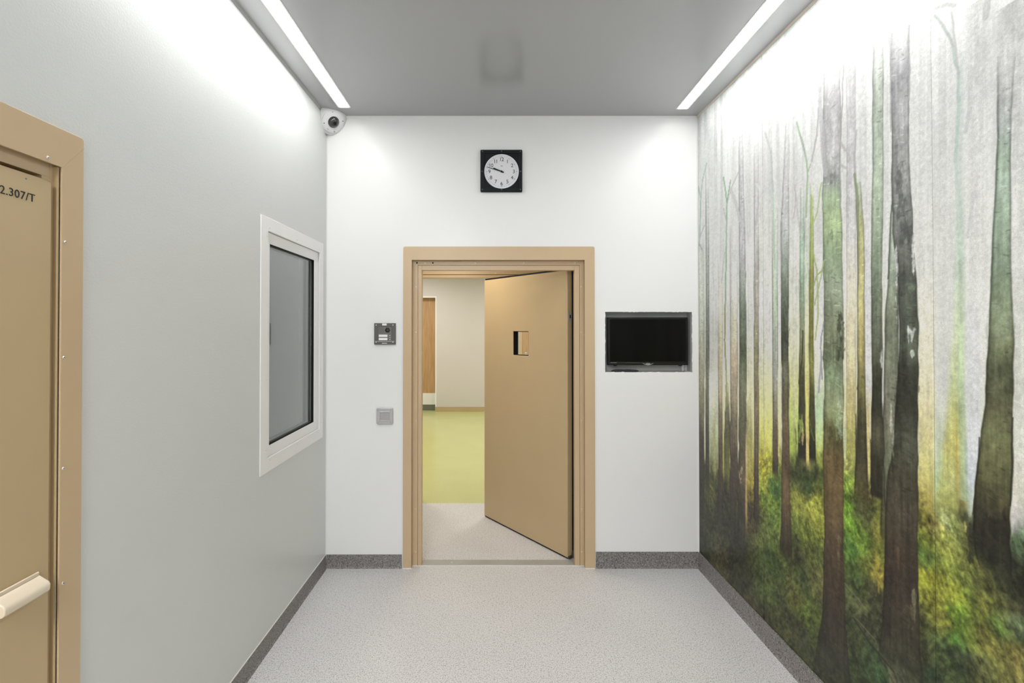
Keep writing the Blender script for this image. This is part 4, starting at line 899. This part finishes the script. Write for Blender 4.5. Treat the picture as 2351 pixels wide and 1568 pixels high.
for z in (.098, .395, 1.011, 1.632, 1.951): screw(frame, (-.560, yr, z), '-y', socket=False)
for z in (.098, .395, 1.011, 1.632, 1.951): screw(frame, (.603, yr, z), '-y', socket=False)
for x in (-.496, -.143, .197, .558): screw(frame, (x, yr, 2.118), '-y', socket=False)
for x in (-.553, -.441):
    MB().disc(x, 2.119, .0055, yr - .0006, yr + .001, axis='y', n=16).build('screw_hole', M_BLACK, frame)
# steel joint under the frame and threshold bar
m = MB().box(OX0, OX1, YB + .031, YB + .112, .0002, .006)
thr = struct(m.build('trim_8', M_STEEL, bevel=.002), 'brushed steel threshold bar in the doorway', 'threshold')
for x in (-.31, .27): MB().disc(x, YB + .07, .006, .0058, .0066, axis='z', n=14).build('screw', M_SCREW, thr)
m = MB().box(FX0, IX0, YB - .0155, YB - .012, .0002, .006); m.box(IX1, FX1, YB - .0155, YB - .012, .0002, .006); m.box(IX0, IX1, YB + .026, YB + .0305, .0002, .004)
m.box(IX0 - .001, IX0 + .003, YB - .0155, YB + .03, .0002, .005); m.box(IX1 - .003, IX1 + .001, YB - .0155, YB + .03, .0002, .005)
m.build('sealant', M_TRIMW, thr)

# ------------------------------------------------------------------ open door leaf  (local X along the leaf, local +Y towards the viewer)
LW, LH, LT = 1.022, 2.068, .056
VW = (.430, .620, 1.428, 1.622)             # vision panel  x0 x1 z0 z1
m = MB().plate(0, LW, 0, LH, -LT, 0, [VW], axis='y')
leaf = struct(m.build('door_1', M_TAN_D, bevel=.004), 'tan steel door standing half open, with small glass panel', 'door')
leaf.location = (.516, 3.625, .012); leaf.rotation_euler = (0, 0, math.atan2(.798, -.602))
m = MB()
m.box(.004, LW - .01, -LT + .006, -.003, LH - .001, LH + .013)
m.build('top_seal', M_BLACK, leaf, local=True)
MB().box(.006, LW - .002, -LT + .004, -.004, -.0075, .0006).build('bottom_seal', M_BLACK, leaf, local=True)
MB().box(-.0105, .0005, -LT - .012, -LT + .010, .02, LH).build('edge_seal', M_BLACK, leaf, local=True)
MB().box(.0165, .0185, -.001, .0003, 0, LH).build('edge_fold', M_TAN, leaf, local=True)
m = MB().plate(VW[0], VW[1], VW[2], VW[3], -LT, -.004, [(VW[0] + .004, VW[1] - .004, VW[2] + .004, VW[3] - .004)], axis='y')
vf = m.build('vision_panel_gasket', M_BLACK, leaf, local=True)
MB().box(VW[0] + .004, VW[1] - .004, -.030, -.024, VW[2] + .004, VW[3] - .004).build('vision_glass', M_GLASS, vf, local=True)
m = MB().box(-.0012, .0002, -.045, -.012, 1.70, 1.765)
sp = m.build('strike_plate', M_STEEL, leaf, local=True)
MB().box(-.0016, -.0010, -.034, -.024, 1.72, 1.745).build('strike_slot', M_BLACK, sp, local=True)
m = MB().box(-.012, .05, -LT + .004, -.006, -.006, .010)
m.lathe([(.012, 0), (.012, .03), (.007, .036), (.007, .05)], Matrix.Translation((-.012, -LT + .010, -.004)), 16)
m.build('pivot_hinge', M_SOCKET, leaf, local=True)
# hinge-side black strip: rubber seal standing behind the frame stop
MB().box(OX1 + .002, OX1 + .030, yr + .056, yr + .075, .012, OZ + .03).build('hinge_seal', M_BLACK, frame)

# ------------------------------------------------------------------ lobby and corridor behind the door
m = MB().plate(3.62, 4.84, 0, 2.5, -.90, -.78, (), axis='x'); struct(m.build('wall_lobby_left', M_HALLW), 'left lobby wall behind the doorway', 'wall')
m = MB().plate(3.62, 4.84, 0, 2.5, .80, .92, (), axis='x'); struct(m.build('wall_lobby_right', M_HALLW), 'right lobby wall behind the open door', 'wall')
m = MB().box(-.9, .92, 3.62, 4.84, 2.5, 2.58); struct(m.build('ceiling_lobby', M_HALLW), 'low lobby ceiling behind the doorway', 'ceiling')
m = MB().box(-.78, .80, 4.76, 4.84, 2.166, 2.34); m.box(-.78, .80, 4.772, 4.85, 2.136, 2.1645)
m.box(-.78, -.735, 4.76, 4.84, 0, 2.166); m.box(.755, .80, 4.76, 4.84, 0, 2.166)
hf = struct(m.build('trim_9', M_TAN, bevel=.002), 'tan steel frame head seen beyond the open door', 'door frame')
screw(hf, (.0, 4.76, 2.178), '-y', socket=False)
m = MB().box(-.78, .80, 4.776, 4.84, 2.34, 2.5); m.build('frame_infill', M_HALLW, hf)
m = MB().box(-3.3, 2.7, 4.781, 10.5, -.08, 0); struct(m.build('floor_corridor', M_GREEN), 'light green corridor floor beyond the doorway', 'floor')
m = MB().box(-3.3, 2.7, 4.845, 10.5, 2.75, 2.83); struct(m.build('ceiling_corridor', M_REAR), 'white corridor ceiling', 'ceiling')
YH = 9.92
m = MB().plate(-3.3, 2.7, 0, 2.75, YH, YH + .205, [(-2.12, -1.186, -.01, 2.248), (.524, 1.45, -.01, 2.10)], axis='y')
struct(m.build('wall_corridor', M_HALLW), 'beige corridor wall seen through the doorway', 'wall')
m = MB().plate(4.85, 10.5, 0, 2.75, -3.42, -3.3, (), axis='x'); struct(m.build('wall_corridor_left', M_HALLW), 'left end wall of the corridor', 'wall')
m = MB().plate(4.85, 10.5, 0, 2.75, 2.7, 2.82, (), axis='x'); struct(m.build('wall_corridor_right', M_HALLW), 'right end wall of the corridor', 'wall')
m = MB().plate(-3.3, 2.7, 0, 2.75, 4.845, 4.90, [(-.735, .755, -.01, 2.30)], axis='y'); struct(m.build('wall_corridor_near', M_HALLW), 'near wall of the corridor around the lobby opening', 'wall')
m = MB().box(-1.186, .464, YH - .012, YH, 0, .094); struct(m.build('baseboard_corridor', M_HALLB), 'tan skirting along the corridor wall', 'skirting')
m = MB().plate(-2.15, -1.166, 0, 2.268, YH - .008, YH + .19, [(-2.12, -1.189, -.01, 2.245)], axis='y')
struct(m.build('trim_10', M_WHITE), 'white edge lining of the corridor door recess', 'trim')
m = MB().box(-2.119, -1.190, YH + .16, YH + .20, .02, 2.244)
wd = struct(m.build('door_3', M_WOOD, bevel=.002), 'oak veneered corridor door left of the tan door leaf', 'door')
MB().box(-2.119, -1.190, YH + .154, YH + .16, .115, .343).build('kick_plate', M_WHITE, wd)
MB().box(-2.119, -1.190, YH + .150, YH + .16, .001, .112).build('dark_strip', M_DARKGAP, wd)  # dark grey strip between kick plate and floor
m = MB().plate(.464, 1.51, 0, 2.16, YH - .01, YH + .05, [(.524, 1.45, -.01, 2.10)], axis='y')
struct(m.build('trim_11', M_TAN), 'tan frame of the far oak door behind the glass panel', 'door frame')
m = MB().box(.526, 1.448, YH + .004, YH + .05, .01, 2.098)
wd = struct(m.build('door_4', M_WOOD, bevel=.002), 'oak door glimpsed through the small glass panel', 'door')
MB().lathe([(.030, 0), (.030, .01), (.014, .014), (.014, .04), (.026, .045), (.028, .058), (.02, .066)], Matrix.Translation((.601, YH + .004, 1.14)) @ Matrix.Rotation(math.pi / 2, 4, 'X'), 20).build('knob', M_SCREW, wd, smooth=True)

# ------------------------------------------------------------------ window in the left wall
w0, w1, w2, w3 = WIN
W0, W1, W2, W3 = 2.511, 3.420, .9225, 2.2345
m = MB().plate(W0, W1, W2, W3, XL + .0002, XL + .006, [WIN], axis='x')
win = struct(m.build('window_1', M_WHITE, bevel=.0018), 'white framed fixed window with dark glass in the left wall', 'window')
G0, G1, G2, G3 = 2.635, 3.279, 1.051, 2.105
m = MB().plate(w0 + .0005, w1 - .0005, w2 + .0005, w3 - .0005, XL - .03, XL - .006, [(G0, G1, G2, G3)], axis='x')
m.build('glazing_bead', M_WHITE, win, bevel=.0015)
m = MB().plate(w0 + .0005, w1 - .0005, w2 + .0005, w3 - .0005, XL - .075, XL - .03, [(G0, G1, G2, G3)], axis='x')
m.build('sash_frame', M_SPACER, win)
m = MB().plate(G0 + .0001, G1 - .0001, G2 + .0001, G3 - .0001, XL - .0235, XL - .0075, [(G0 + .0035, G1 - .0035, G2 + .0035, G3 - .0035)], axis='x')
m.build('gasket', M_BLACK, win)
MB().box(XL - .0285, XL - .0245, G0 + .0003, G1 - .0003, G2 + .0003, G3 - .0003).build('glass_pane', M_GLASS, win)
m = MB().plate(G0 + .0003, G1 - .0003, G2 + .0003, G3 - .0003, XL - .0430, XL - .0295, [(G0 + .007, G1 - .007, G2 + .007, G3 - .007)], axis='x')
m.build('spacer_bar', M_SPACER, win)
MB().box(XL - .0480, XL - .0440, G0 + .0003, G1 - .0003, G2 + .0003, G3 - .0003).build('glass_pane', M_GLASS, win)
for y, z in ((2.605, 2.182), (2.965, 2.182), (3.33, 2.182), (2.573, 2.135), (2.573, 1.780), (2.573, 1.400), (2.573, 1.040), (3.366, 2.12), (3.366, 1.78), (3.366, 1.38), (3.366, 1.03), (2.62, .978), (2.975, .978), (3.31, .978)):
    screw(win, (XL + .006, y, z), '+x', 0.62)
# unlit room on the other side of the glass
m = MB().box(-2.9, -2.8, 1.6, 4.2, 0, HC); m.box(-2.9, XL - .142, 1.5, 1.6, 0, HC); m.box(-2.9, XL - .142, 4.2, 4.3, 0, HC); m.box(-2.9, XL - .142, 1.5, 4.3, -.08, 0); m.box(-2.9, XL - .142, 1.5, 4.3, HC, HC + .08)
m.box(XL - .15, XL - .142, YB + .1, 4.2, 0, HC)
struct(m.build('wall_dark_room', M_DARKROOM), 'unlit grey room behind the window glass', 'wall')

# ------------------------------------------------------------------ door in the left wall
l0, l1, _, l3 = LD
A0, A1, A3 = .14, 1.428, 2.205
m = MB()
m.prism([(A0, 0), (A0, A3 - .008), (A0 + .008, A3), (A1 - .008, A3), (A1 - .0024, A3 - .0024), (A1, A3 - .008), (A1, 0), (1.357, 0), (1.357, 2.102), (.215, 2.102), (.215, 0)], XL + .0002, XL + .006, axis='x')
lf = struct(m.build('trim_12', M_TAN, bevel=.001), 'tan steel casing around the left hand door', 'door frame')
MB().prism([(1.3575, 2.1025), (1.4278, 2.178), (1.4278, 2.1765), (1.3575, 2.101)], XL + .0055, XL + .0062, axis='x').build('mitre_joint', M_HALLB, lf)
m = MB()
m.box(XL - .10, XL - .016, 1.345, 1.3705, 0, 2.114); m.box(XL - .10, XL - .016, .2015, .225, 0, 2.114); m.box(XL - .10, XL - .016, .225, 1.345, 2.070, 2.114)
m.build('frame_rebate', M_TAN, lf, bevel=.001)
m = MB().box(XL - .09, XL - .060, .225, 1.345, 2.056, 2.0698); m.build('frame_slot', M_BLACK, lf)
m = MB().box(XL - .08, XL - .0165, 1.320, 1.345, 2.052, 2.0705); m.build('frame_corner', M_TAN, lf)
MB().box(XL - .016, XL - .002, 1.3535, 1.3568, 0, 2.102).build('shadow_gap', M_TAN_D, lf)
for y, z in ((1.312, 2.1135), (1.367, 1.9014), (1.365, 1.5877), (1.366, 1.2871), (1.368, .977), (1.368, .66), (1.368, .34)):
    screw(lf, (XL + .006, y, z), '+x', 0.9)
m = MB().prism(rrect(.232, 1.336, .010, 2.058, .012), XL - .055, XL - .003, axis='x')
ld = struct(m.build('door_2', M_TAN_D, bevel=.003), 'closed tan steel door with black lettering on the left', 'door')
xd = XL - .003
lettering('lettering', '2.307/T', .0285, M_INK, ld, Matrix.Translation((xd + .0006, 1.2405, 1.998)) @ Matrix(((0, 0, 1, 0), (1, 0, 0, 0), (0, 1, 0, 0), (0, 0, 0, 1))), 1.05)
# ligature-safe pull handle: sloped wedge
h0, h1 = 1.181, 1.304
m = MB().prism([(xd, 1.034), (xd + .030, 1.016), (xd + .034, 1.009), (xd + .033, .995), (xd + .027, .988), (xd, .982)], h0, h1, axis='y')
hd = m.build('handle', M_CREAM, ld, bevel=.003, seg=3)
tag(hd, 'cream wedge shaped pull handle')
m = MB().prism([(xd, 1.034), (xd + .003, 1.0415), (xd + .0075, 1.0405), (xd + .006, 1.031)], h0 - .01, h1 - .004, axis='y')
m.build('handle_collar', M_CREAM, hd, bevel=.001)
MB().disc(1.262, 2.043, .0022, xd, xd + .0006, axis='x', n=8).build('chip', M_DARKGAP, ld)

# ------------------------------------------------------------------ ceiling light lines
def strip_light(x0, x1, y1, label):
    y0 = STRIP_Y0
    r = empty('ceiling_light', ((x0 + x1) / 2, (y0 + y1) / 2, HC), label, 'light', 'linear ceiling lights')
    MB().prism([(x0 + .0006, HC + .012), (x0 + .0006, HC + .0005), (x0 + .008, HC - .004), (x1 - .008, HC - .004), (x1 - .0006, HC + .0005), (x1 - .0006, HC + .012)], y0 + .0006, y1 - .0006, axis='y').build('diffuser', M_STRIP, r)
    d = bpy.data.lights.new('light_line_lamp', 'AREA'); d.shape = 'RECTANGLE'; d.size = x1 - x0 - .016; d.size_y = y1 - y0 - .36
    d.energy = STRIP_WATTS; d.spread = math.radians(STRIP_SPREAD); d.color = (1.0, .995, 1.0)
    lamp = bpy.data.objects.new('light_line_lamp', d); COL.objects.link(lamp); lamp.parent = r; lamp.location = (0, -.175, -.0048)
    m = MB().plate(x0 - .006, x1 + .006, y0 - .006, y1 + .006, HC - .0022, HC - .0002, [(x0 + .0015, x1 - .0015, y0 + .002, y1 - .002)], axis='z')
    m.build('frame', M_WHITE, r)
    MB().box(x0 + .001, x1 - .001, y0 + .001, y1 - .001, HC + .013, HC + .06).build('housing', M_WHITE, r)
strip_light(*STRIPS[0], 'white light line in the ceiling above the left wall')
strip_light(*STRIPS[1], 'white light line in the ceiling above the forest print')

# ------------------------------------------------------------------ security camera in the ceiling corner
cr = Vector((XL + .0003, YB - .0003, HC - .0003))
sc_ = empty('security_camera', cr, 'white corner dome camera under the ceiling', 'camera')
R = .138; RZ = .116; n = Vector((1, -1, -1)).normalized()
ex, ey, ez = Vector((1, 0, 0)), Vector((0, -1, 0)), Vector((0, 0, -1))
pts = [Vector((0, 0, 0))]
for a, b in ((ex, ey), (ey, ez), (ez, ex)):
    for i in range(13):
        t = math.pi / 2 * i / 12; ra = RZ if a is ez else R; rb_ = RZ if b is ez else R; pts.append(a * ra * math.cos(t) + b * rb_ * math.sin(t))
        pts.append((a * ra * math.cos(t) + b * rb_ * math.sin(t)) * .985 + (ex + ey + ez - a - b) * .018)
u_ = n.cross(ez).normalized(); v_ = n.cross(u_)
for r_, h_ in ((.101, .082), (.097, .096), (.089, .106), (.083, .1115)):
    for i in range(48):
        t = 2 * math.pi * i / 48; q = n * h_ + u_ * r_ * math.cos(t) + v_ * r_ * math.sin(t)
        q = Vector((max(q.x, 0), min(q.y, 0), min(q.z, 0))); pts.append(q)
bm = bmesh.new()
for p in pts: bm.verts.new(p)
bmesh.ops.remove_doubles(bm, verts=bm.verts, dist=.0008)
res = bmesh.ops.convex_hull(bm, input=bm.verts)
for g in [e for e in res['geom_interior'] if isinstance(e, bmesh.types.BMVert)]:
    if g.is_valid: bm.verts.remove(g)
bmesh.ops.recalc_face_normals(bm, faces=bm.faces)
me = bpy.data.meshes.new('shell'); bm.to_mesh(me); bm.free()
for p in me.polygons: p.use_smooth = True
me.set_sharp_from_angle(angle=math.radians(35)); me.materials.append(M_CAMW)
sh = bpy.data.objects.new('shell', me); COL.objects.link(sh); sh.parent = sc_
rot = Matrix((u_, v_, n)).transposed().to_4x4()
def face(h): return rot @ Matrix.Translation((0, 0, h))
m = MB().lathe([(.0775, 0), (.0775, .003), (.074, .006), (.055, .0085), (.038, .0095)], face(.1112), 56)
m.build('face_plate', M_CAMW, sc_, local=True, smooth=True)
m = MB().lathe([(.0808, 0), (.0808, .0010)], face(.1112), 56); m.build('seam_ring', M_SWITCH, sc_, local=True)
# lens dome pokes out of the plate
m = MB().lathe([(.0365, 0), (.0365, .002), (.034, .010), (.028, .017), (.018, .022), (.006, .0245)], face(.120), 40)
dm = m.build('lens_dome', M_LENS, sc_, local=True, smooth=True)
m = MB().lathe([(.039, 0), (.039, .0015), (.036, .0022)], face(.1202), 40); m.build('lens_ring', M_SOCKET, dm, local=True)
M2 = face(.1385) @ Matrix.Rotation(math.radians(15), 4, 'Z')
m = MB().add([tuple(M2 @ Vector(p)) for p in ((-.019, -.019, 0), (.019, -.019, 0), (.019, .019, 0), (-.019, .019, 0), (-.015, -.015, .005), (.015, -.015, .005), (.015, .015, .005), (-.015, .015, .005))],
             [(0, 3, 2, 1), (4, 5, 6, 7), (0, 1, 5, 4), (1, 2, 6, 5), (2, 3, 7, 6), (3, 0, 4, 7)])
m.build('lens_block', M_LENSIN, dm, local=True)
M3 = face(.1435)
m = MB().lathe([(.0125, 0), (.0125, .002), (.010, .0025), (.003, .001)], M3, 24); m.build('lens', M_LENS, dm, local=True, smooth=True)
for t in (22, 112, 202, 292):
    a = math.radians(t); Ms = face(.1175) @ Matrix.Translation((.066 * math.cos(a), .066 * math.sin(a), 0))
    MB().lathe([(.0035, 0), (.0035, .0014), (.002, .0018)], Ms, 12).build('screw', M_SOCKET, sc_, local=True)
Ms = face(.1172) @ Matrix.Rotation(math.radians(246), 4, 'Z') @ Matrix.Translation((.061, 0, 0))
m = MB(); m.add([tuple(Ms @ Vector(p)) for p in ((-.0015, -.006, .0003), (.0015, -.006, .0003), (.0015, .006, .0003), (-.0015, .006, .0003), (-.0015, -.006, .0022), (.0015, -.006, .0022), (.0015, .006, .0022), (-.0015, .006, .0022))], [(0, 3, 2, 1), (4, 5, 6, 7), (0, 1, 5, 4), (1, 2, 6, 5), (2, 3, 7, 6), (3, 0, 4, 7)])
m.build('maker_mark', M_LABELINK, sc_, local=True)

# ------------------------------------------------------------------ wall clock
cx0, cx1, cz0, cz1 = -.106, .185, 2.607, 2.8995
ccx, ccz = .041, 2.7465
ck = empty('wall_clock', (ccx, YB, cz0), 'square black framed clock with round white dial above the door', 'clock')
yb0 = YB - .0002
m = MB().prism(rrect(cx0, cx1, cz0, cz1, .006), yb0, yb0 - .016, axis='y'); m.build('back_plate', M_CLKFRAME, ck, bevel=.002)
m = MB().plate(cx0 + .002, cx1 - .002, cz0 + .002, cz1 - .002, yb0 - .026, yb0 - .016, [(cx0 + .026, cx1 - .026, cz0 + .026, cz1 - .026)], axis='y')
m.build('case_rim', M_CLKFRAME, ck, bevel=.003)
def ring(cu, cv, r0, r1, d0, d1, n=64):
    g = MB(); a = [2 * math.pi * i / n for i in range(n)]
    for r, d in ((r0, d0), (r1, d0), (r1, d1), (r0, d1)): g.v += [(cu + r * math.cos(t), d, cv + r * math.sin(t)) for t in a]
    for k in range(4):
        for i in range(n):
            j = (i + 1) % n; q = (k + 1) % 4
            g.f.append((k * n + i, k * n + j, q * n + j, q * n + i))
    return g
MB().disc(ccx, ccz, .1165, yb0 - .016, yb0 - .0185, n=64).build('dial', M_DIAL, ck)
ring(ccx, ccz, .1125, .1195, yb0 - .016, yb0 - .027).build('dial_ring', M_RING, ck, bevel=.001)
XZ = Matrix(((1, 0, 0, 0), (0, 0, 1, 0), (0, 1, 0, 0), (0, 0, 0, 1)))
FACE = Matrix(((1, 0, 0, 0), (0, 0, -1, 0), (0, 1, 0, 0), (0, 0, 0, 1)))     # text plane facing -y
for h in range(1, 13):
    a = math.radians(90 - 30 * h); r = .0845 if h in (12, 6, 3, 9, 4, 2, 8, 10) else .081
    lettering('numeral', str(h), .036, M_INK, ck, Matrix.Translation((ccx + r * math.cos(a), yb0 - .0188, ccz + r * math.sin(a))) @ FACE, .85)
m = MB()
for k in range(60):
    if k % 5 == 0: continue
    a = math.radians(6 * k); c, s = math.cos(a), math.sin(a)
    m.add([(ccx + c * r - s * w, yb0 - .0189, ccz + s * r + c * w) for r, w in ((.1005, -.0007), (.1055, -.0007), (.1055, .0007), (.1005, .0007))], [(0, 1, 2, 3)])
    m.add([(ccx + c * r - s * w, yb0 - .0184, ccz + s * r + c * w) for r, w in ((.1005, -.0007), (.1055, -.0007), (.1055, .0007), (.1005, .0007))], [(3, 2, 1, 0)])
m.build('minute_track', M_LABELINK, ck)
for k in range(12):
    a = math.radians(30 * k)
    MB().disc(ccx + .103 * math.cos(a), ccz + .103 * math.sin(a), .0024, yb0 - .0184, yb0 - .0190, n=12).build('hour_dot', M_INK, ck)
def hand(name, ang, length, tail, w0, w1, d, mat):
    a = math.radians(ang); c, s = math.cos(a), math.sin(a)
    P = [(-tail, -w0), (0, -w0), (length, -w1), (length, w1), (0, w0), (-tail, w0)]
    MB().prism([(ccx + c * p - s * q, ccz + s * p + c * q) for p, q in P], yb0 - d, yb0 - d - .0012, axis='y').build(name, mat, ck)
hand('hour_hand', 180 - 24.5, .062, .016, .0045, .0030, .0205, M_INK)
hand('minute_hand', 180 - 17.5, .106, .016, .0036, .0014, .0225, M_INK)
MB().disc(ccx, ccz, .0072, yb0 - .0205, yb0 - .0255, n=20).build('hand_hub', M_INK, ck)
MB().prism(rrect(ccx - .0065, ccx + .0075, ccz + .0375, ccz + .042, .001, 3), yb0 - .0184, yb0 - .0189, axis='y').build('maker_mark', M_LABELINK, ck)
for px_, pz_ in ((cx0 + .014, cz0 + .014), (cx1 - .014, cz0 + .014), (cx0 + .014, cz1 - .014), (cx1 - .014, cz1 - .014), (ccx, cz0 + .013), (ccx, cz1 - .013), (cx0 + .013, ccz), (cx1 - .013, ccz)):
    MB().disc(px_, pz_, .0055, yb0 - .024, yb0 - .0285, n=12, r1=.0035).build('screw', M_ICGREY, ck)

# ------------------------------------------------------------------ intercom
i0, i1, j0, j1 = -.8424, -.6937, 1.5475, 1.6959
ic = empty('intercom', ((i0 + i1) / 2, YB, j0), 'dark grey video intercom panel left of the doorway', 'intercom')
w = i1 - i0
m = MB().plate(i0, i1, j0, j1, yb0 - .013, yb0, [(i0 + .028, i1 - .028, j0 + .026, j1 - .026)], axis='y'); m.build('housing', M_ICGREY, ic, bevel=.0025)
MB().box(i0 + .027, i1 - .027, yb0 - .009, yb0, j0 + .025, j1 - .025).build('front_panel', M_ICPANEL, ic)
for x in (i0 + .014, i1 - .018): 
    for z in (j0 + .016, j1 - .013): MB().disc(x, z, .0032, yb0 - .0128, yb0 - .0142, n=12).build('screw', M_SCREW, ic)
MB().box(i0 + .056, i0 + .087, yb0 - .0145, yb0 - .0128, j1 - .0165, j1 - .0025).build('name_label', M_LABEL, ic)
for z in (j0 + .052, j0 + .0295): 
    b_ = MB().prism(rrect(i0 + .032, i0 + .092, z, z + .0165, .001, 3), yb0 - .0135, yb0 - .008, axis='y').build('call_button', M_LABEL, ic, bevel=.0008)
    tag(b_, 'white illuminated call button')
m = MB()
for a in range(6):
    for b in range(6): m.disc(i0 + .0325 + a * .0068, j0 + .080 + b * .0068, .0014, yb0 - .0088, yb0 - .0094, n=8)
m.build('speaker_holes', M_BLACK, ic)
m = MB().prism([(i0 + .092 + .0185 * math.cos(math.radians(a)), j0 + .0995 + .0185 * math.sin(math.radians(a))) for a in range(0, 360, 60)], yb0 - .012, yb0 - .008, axis='y')
lw = m.build('camera_window', M_TVBODY, ic, bevel=.001)
MB().disc(i0 + .092, j0 + .0995, .009, yb0 - .0118, yb0 - .0135, n=20, r1=.007).build('camera_lens', M_LENS, lw, smooth=True)
for z in (j0 + .034, j0 + .048, j0 + .062): MB().disc(i0 + .1085, z, .0028, yb0 - .0085, yb0 - .0105, n=10).build('indicator', M_LABEL, ic)
MB().box(i0 + .006, i1 - .008, yb0 - .0142, yb0 - .0125, j0 + .0205, j0 + .0235).build('rim_strip', M_SWITCH, ic)
MB().box(i0 + .054, i0 + .089, yb0 - .0140, yb0 - .0128, j0 + .0075, j0 + .0115).build('badge', M_LABEL, ic)

# ------------------------------------------------------------------ wall switch
s0, s1, t0, t1 = -.8261, -.7109, .9941, 1.1089
sw = empty('wall_switch', ((s0 + s1) / 2, YB, t0), 'silver square push switch below the intercom', 'switch')
m = MB().prism(rrect(s0, s1, t0, t1, .010), yb0, yb0 - .011, axis='y'); m.build('cover_plate', M_SWITCH, sw, bevel=.004, seg=3)
m = MB().plate(s0 + .022, s1 - .024, t0 + .026, t1 - .026, yb0 - .0145, yb0 - .010, [(s0 + .028, s1 - .030, t0 + .032, t1 - .032)], axis='y'); m.build('key_frame', M_SWITCH, sw, bevel=.0015)
MB().box(s0 + .029, s1 - .031, yb0 - .0125, yb0 - .0100, t0 + .033, t1 - .033).build('key', M_SWKEY, sw, bevel=.001)
for x in (s0 + .014, s1 - .016):
    for z in (t0 + .015, t1 - .017): MB().disc(x, z, .0058, yb0 - .0108, yb0 - .0122, n=14).build('screw', M_SWKEY, sw)

# ------------------------------------------------------------------ television in the recess
yt = YB + .022
v0, v1, q0, q1 = .7835, 1.3470, 1.4015, 1.7370
tv = empty('television', ((v0 + v1) / 2, YB + .05, n2 + .001), 'small black flat television set into the wall recess', 'television')
m = MB().prism(rrect(v0, v1, q0, q1, .004), yt, yt + .035, axis='y'); m.build('casing', M_TVBODY, tv, bevel=.003)
MB().box(v0 + .016, v1 - .016, yt - .0006, yt + .002, q0 + .026, q1 - .014).build('screen', M_SCREEN, tv)
m = MB().prism([(v0 + .002, q0 + .0005), (v1 - .002, q0 + .0005), (v1 - .002, q0 + .020), (v0 + .002, q0 + .020)], yt - .006, yt + .001, axis='y'); bz_ = m.build('lower_bezel', M_TVBODY, tv, bevel=.004, seg=3)
vc = (v0 + v1) / 2 - .002
# smile shaped bright badge
def arc(t): return vc + t * .037, q0 + .0065 + .0075 * abs(t) ** 1.6
up = [arc(-1 + i / 8) for i in range(17)]
lo = [(x, z - (.0042 * (1 - abs(-1 + i / 8)) + .0012)) for i, (x, z) in enumerate(up)]
MB().prism(up + lo[::-1], yt - .0078, yt - .005, axis='y').build('badge', M_CHROME, bz_)
MB().box(vc - .014, vc + .014, yt - .0072, yt - .005, q0 + .0105, q0 + .0145).build('badge_text', M_SWITCH, bz_)
MB().box(v0 + .02, v0 + .062, yt - .0066, yt - .005, q0 + .0175, q0 + .0190).build('bezel_mark', M_SWITCH, bz_)
for x in (v0 + .045, v1 - .06): MB().box(x, x + .02, yt + .004, yt + .03, q0 - .006, q0 + .002).build('foot', M_TVBODY, tv, bevel=.002)
m = MB().box(vc - .05, vc + .05, yt + .033, YB + .0995, q0 + .1, q0 + .22); m.build('wall_bracket', M_SOCKET, tv)

# remote on the recess floor
rc = empty('remote_control', (.905, YB + .02, n2 + .001), 'black remote control lying in the recess under the television', 'remote control')
m = MB().prism([(.812, n2 + .0022), (.822, n2 + .0012), (.985, n2 + .0012), (.997, n2 + .006), (1.000, n2 + .010), (.985, n2 + .016), (.94, n2 + .0185), (.86, n2 + .0185), (.825, n2 + .015), (.812, n2 + .009)], YB + .003, YB + .040, axis='y')
rb = m.build('body', M_REMOTE, rc, bevel=.003)
for k, x in enumerate((.845, .862, .879, .900, .921, .938)):
    for y in (.012, .022, .032): MB().disc(x, YB + y, .0045, n2 + .0180, n2 + .0198, axis='z', n=10).build('button', M_SOCKET if k != 3 else M_ICPANEL, rc)
# short white cable duct in the recess corner
cb = MB().box(1.325, 1.342, YB + .085, YB + .0995, n2 + .0012, n2 + .075).build('cable_duct', M_LABEL, bevel=.002, origin=(1.333, YB + .092, n2 + .001))
tag(cb, 'short white cable duct in the lower corner of the recess behind the television', 'cable duct')
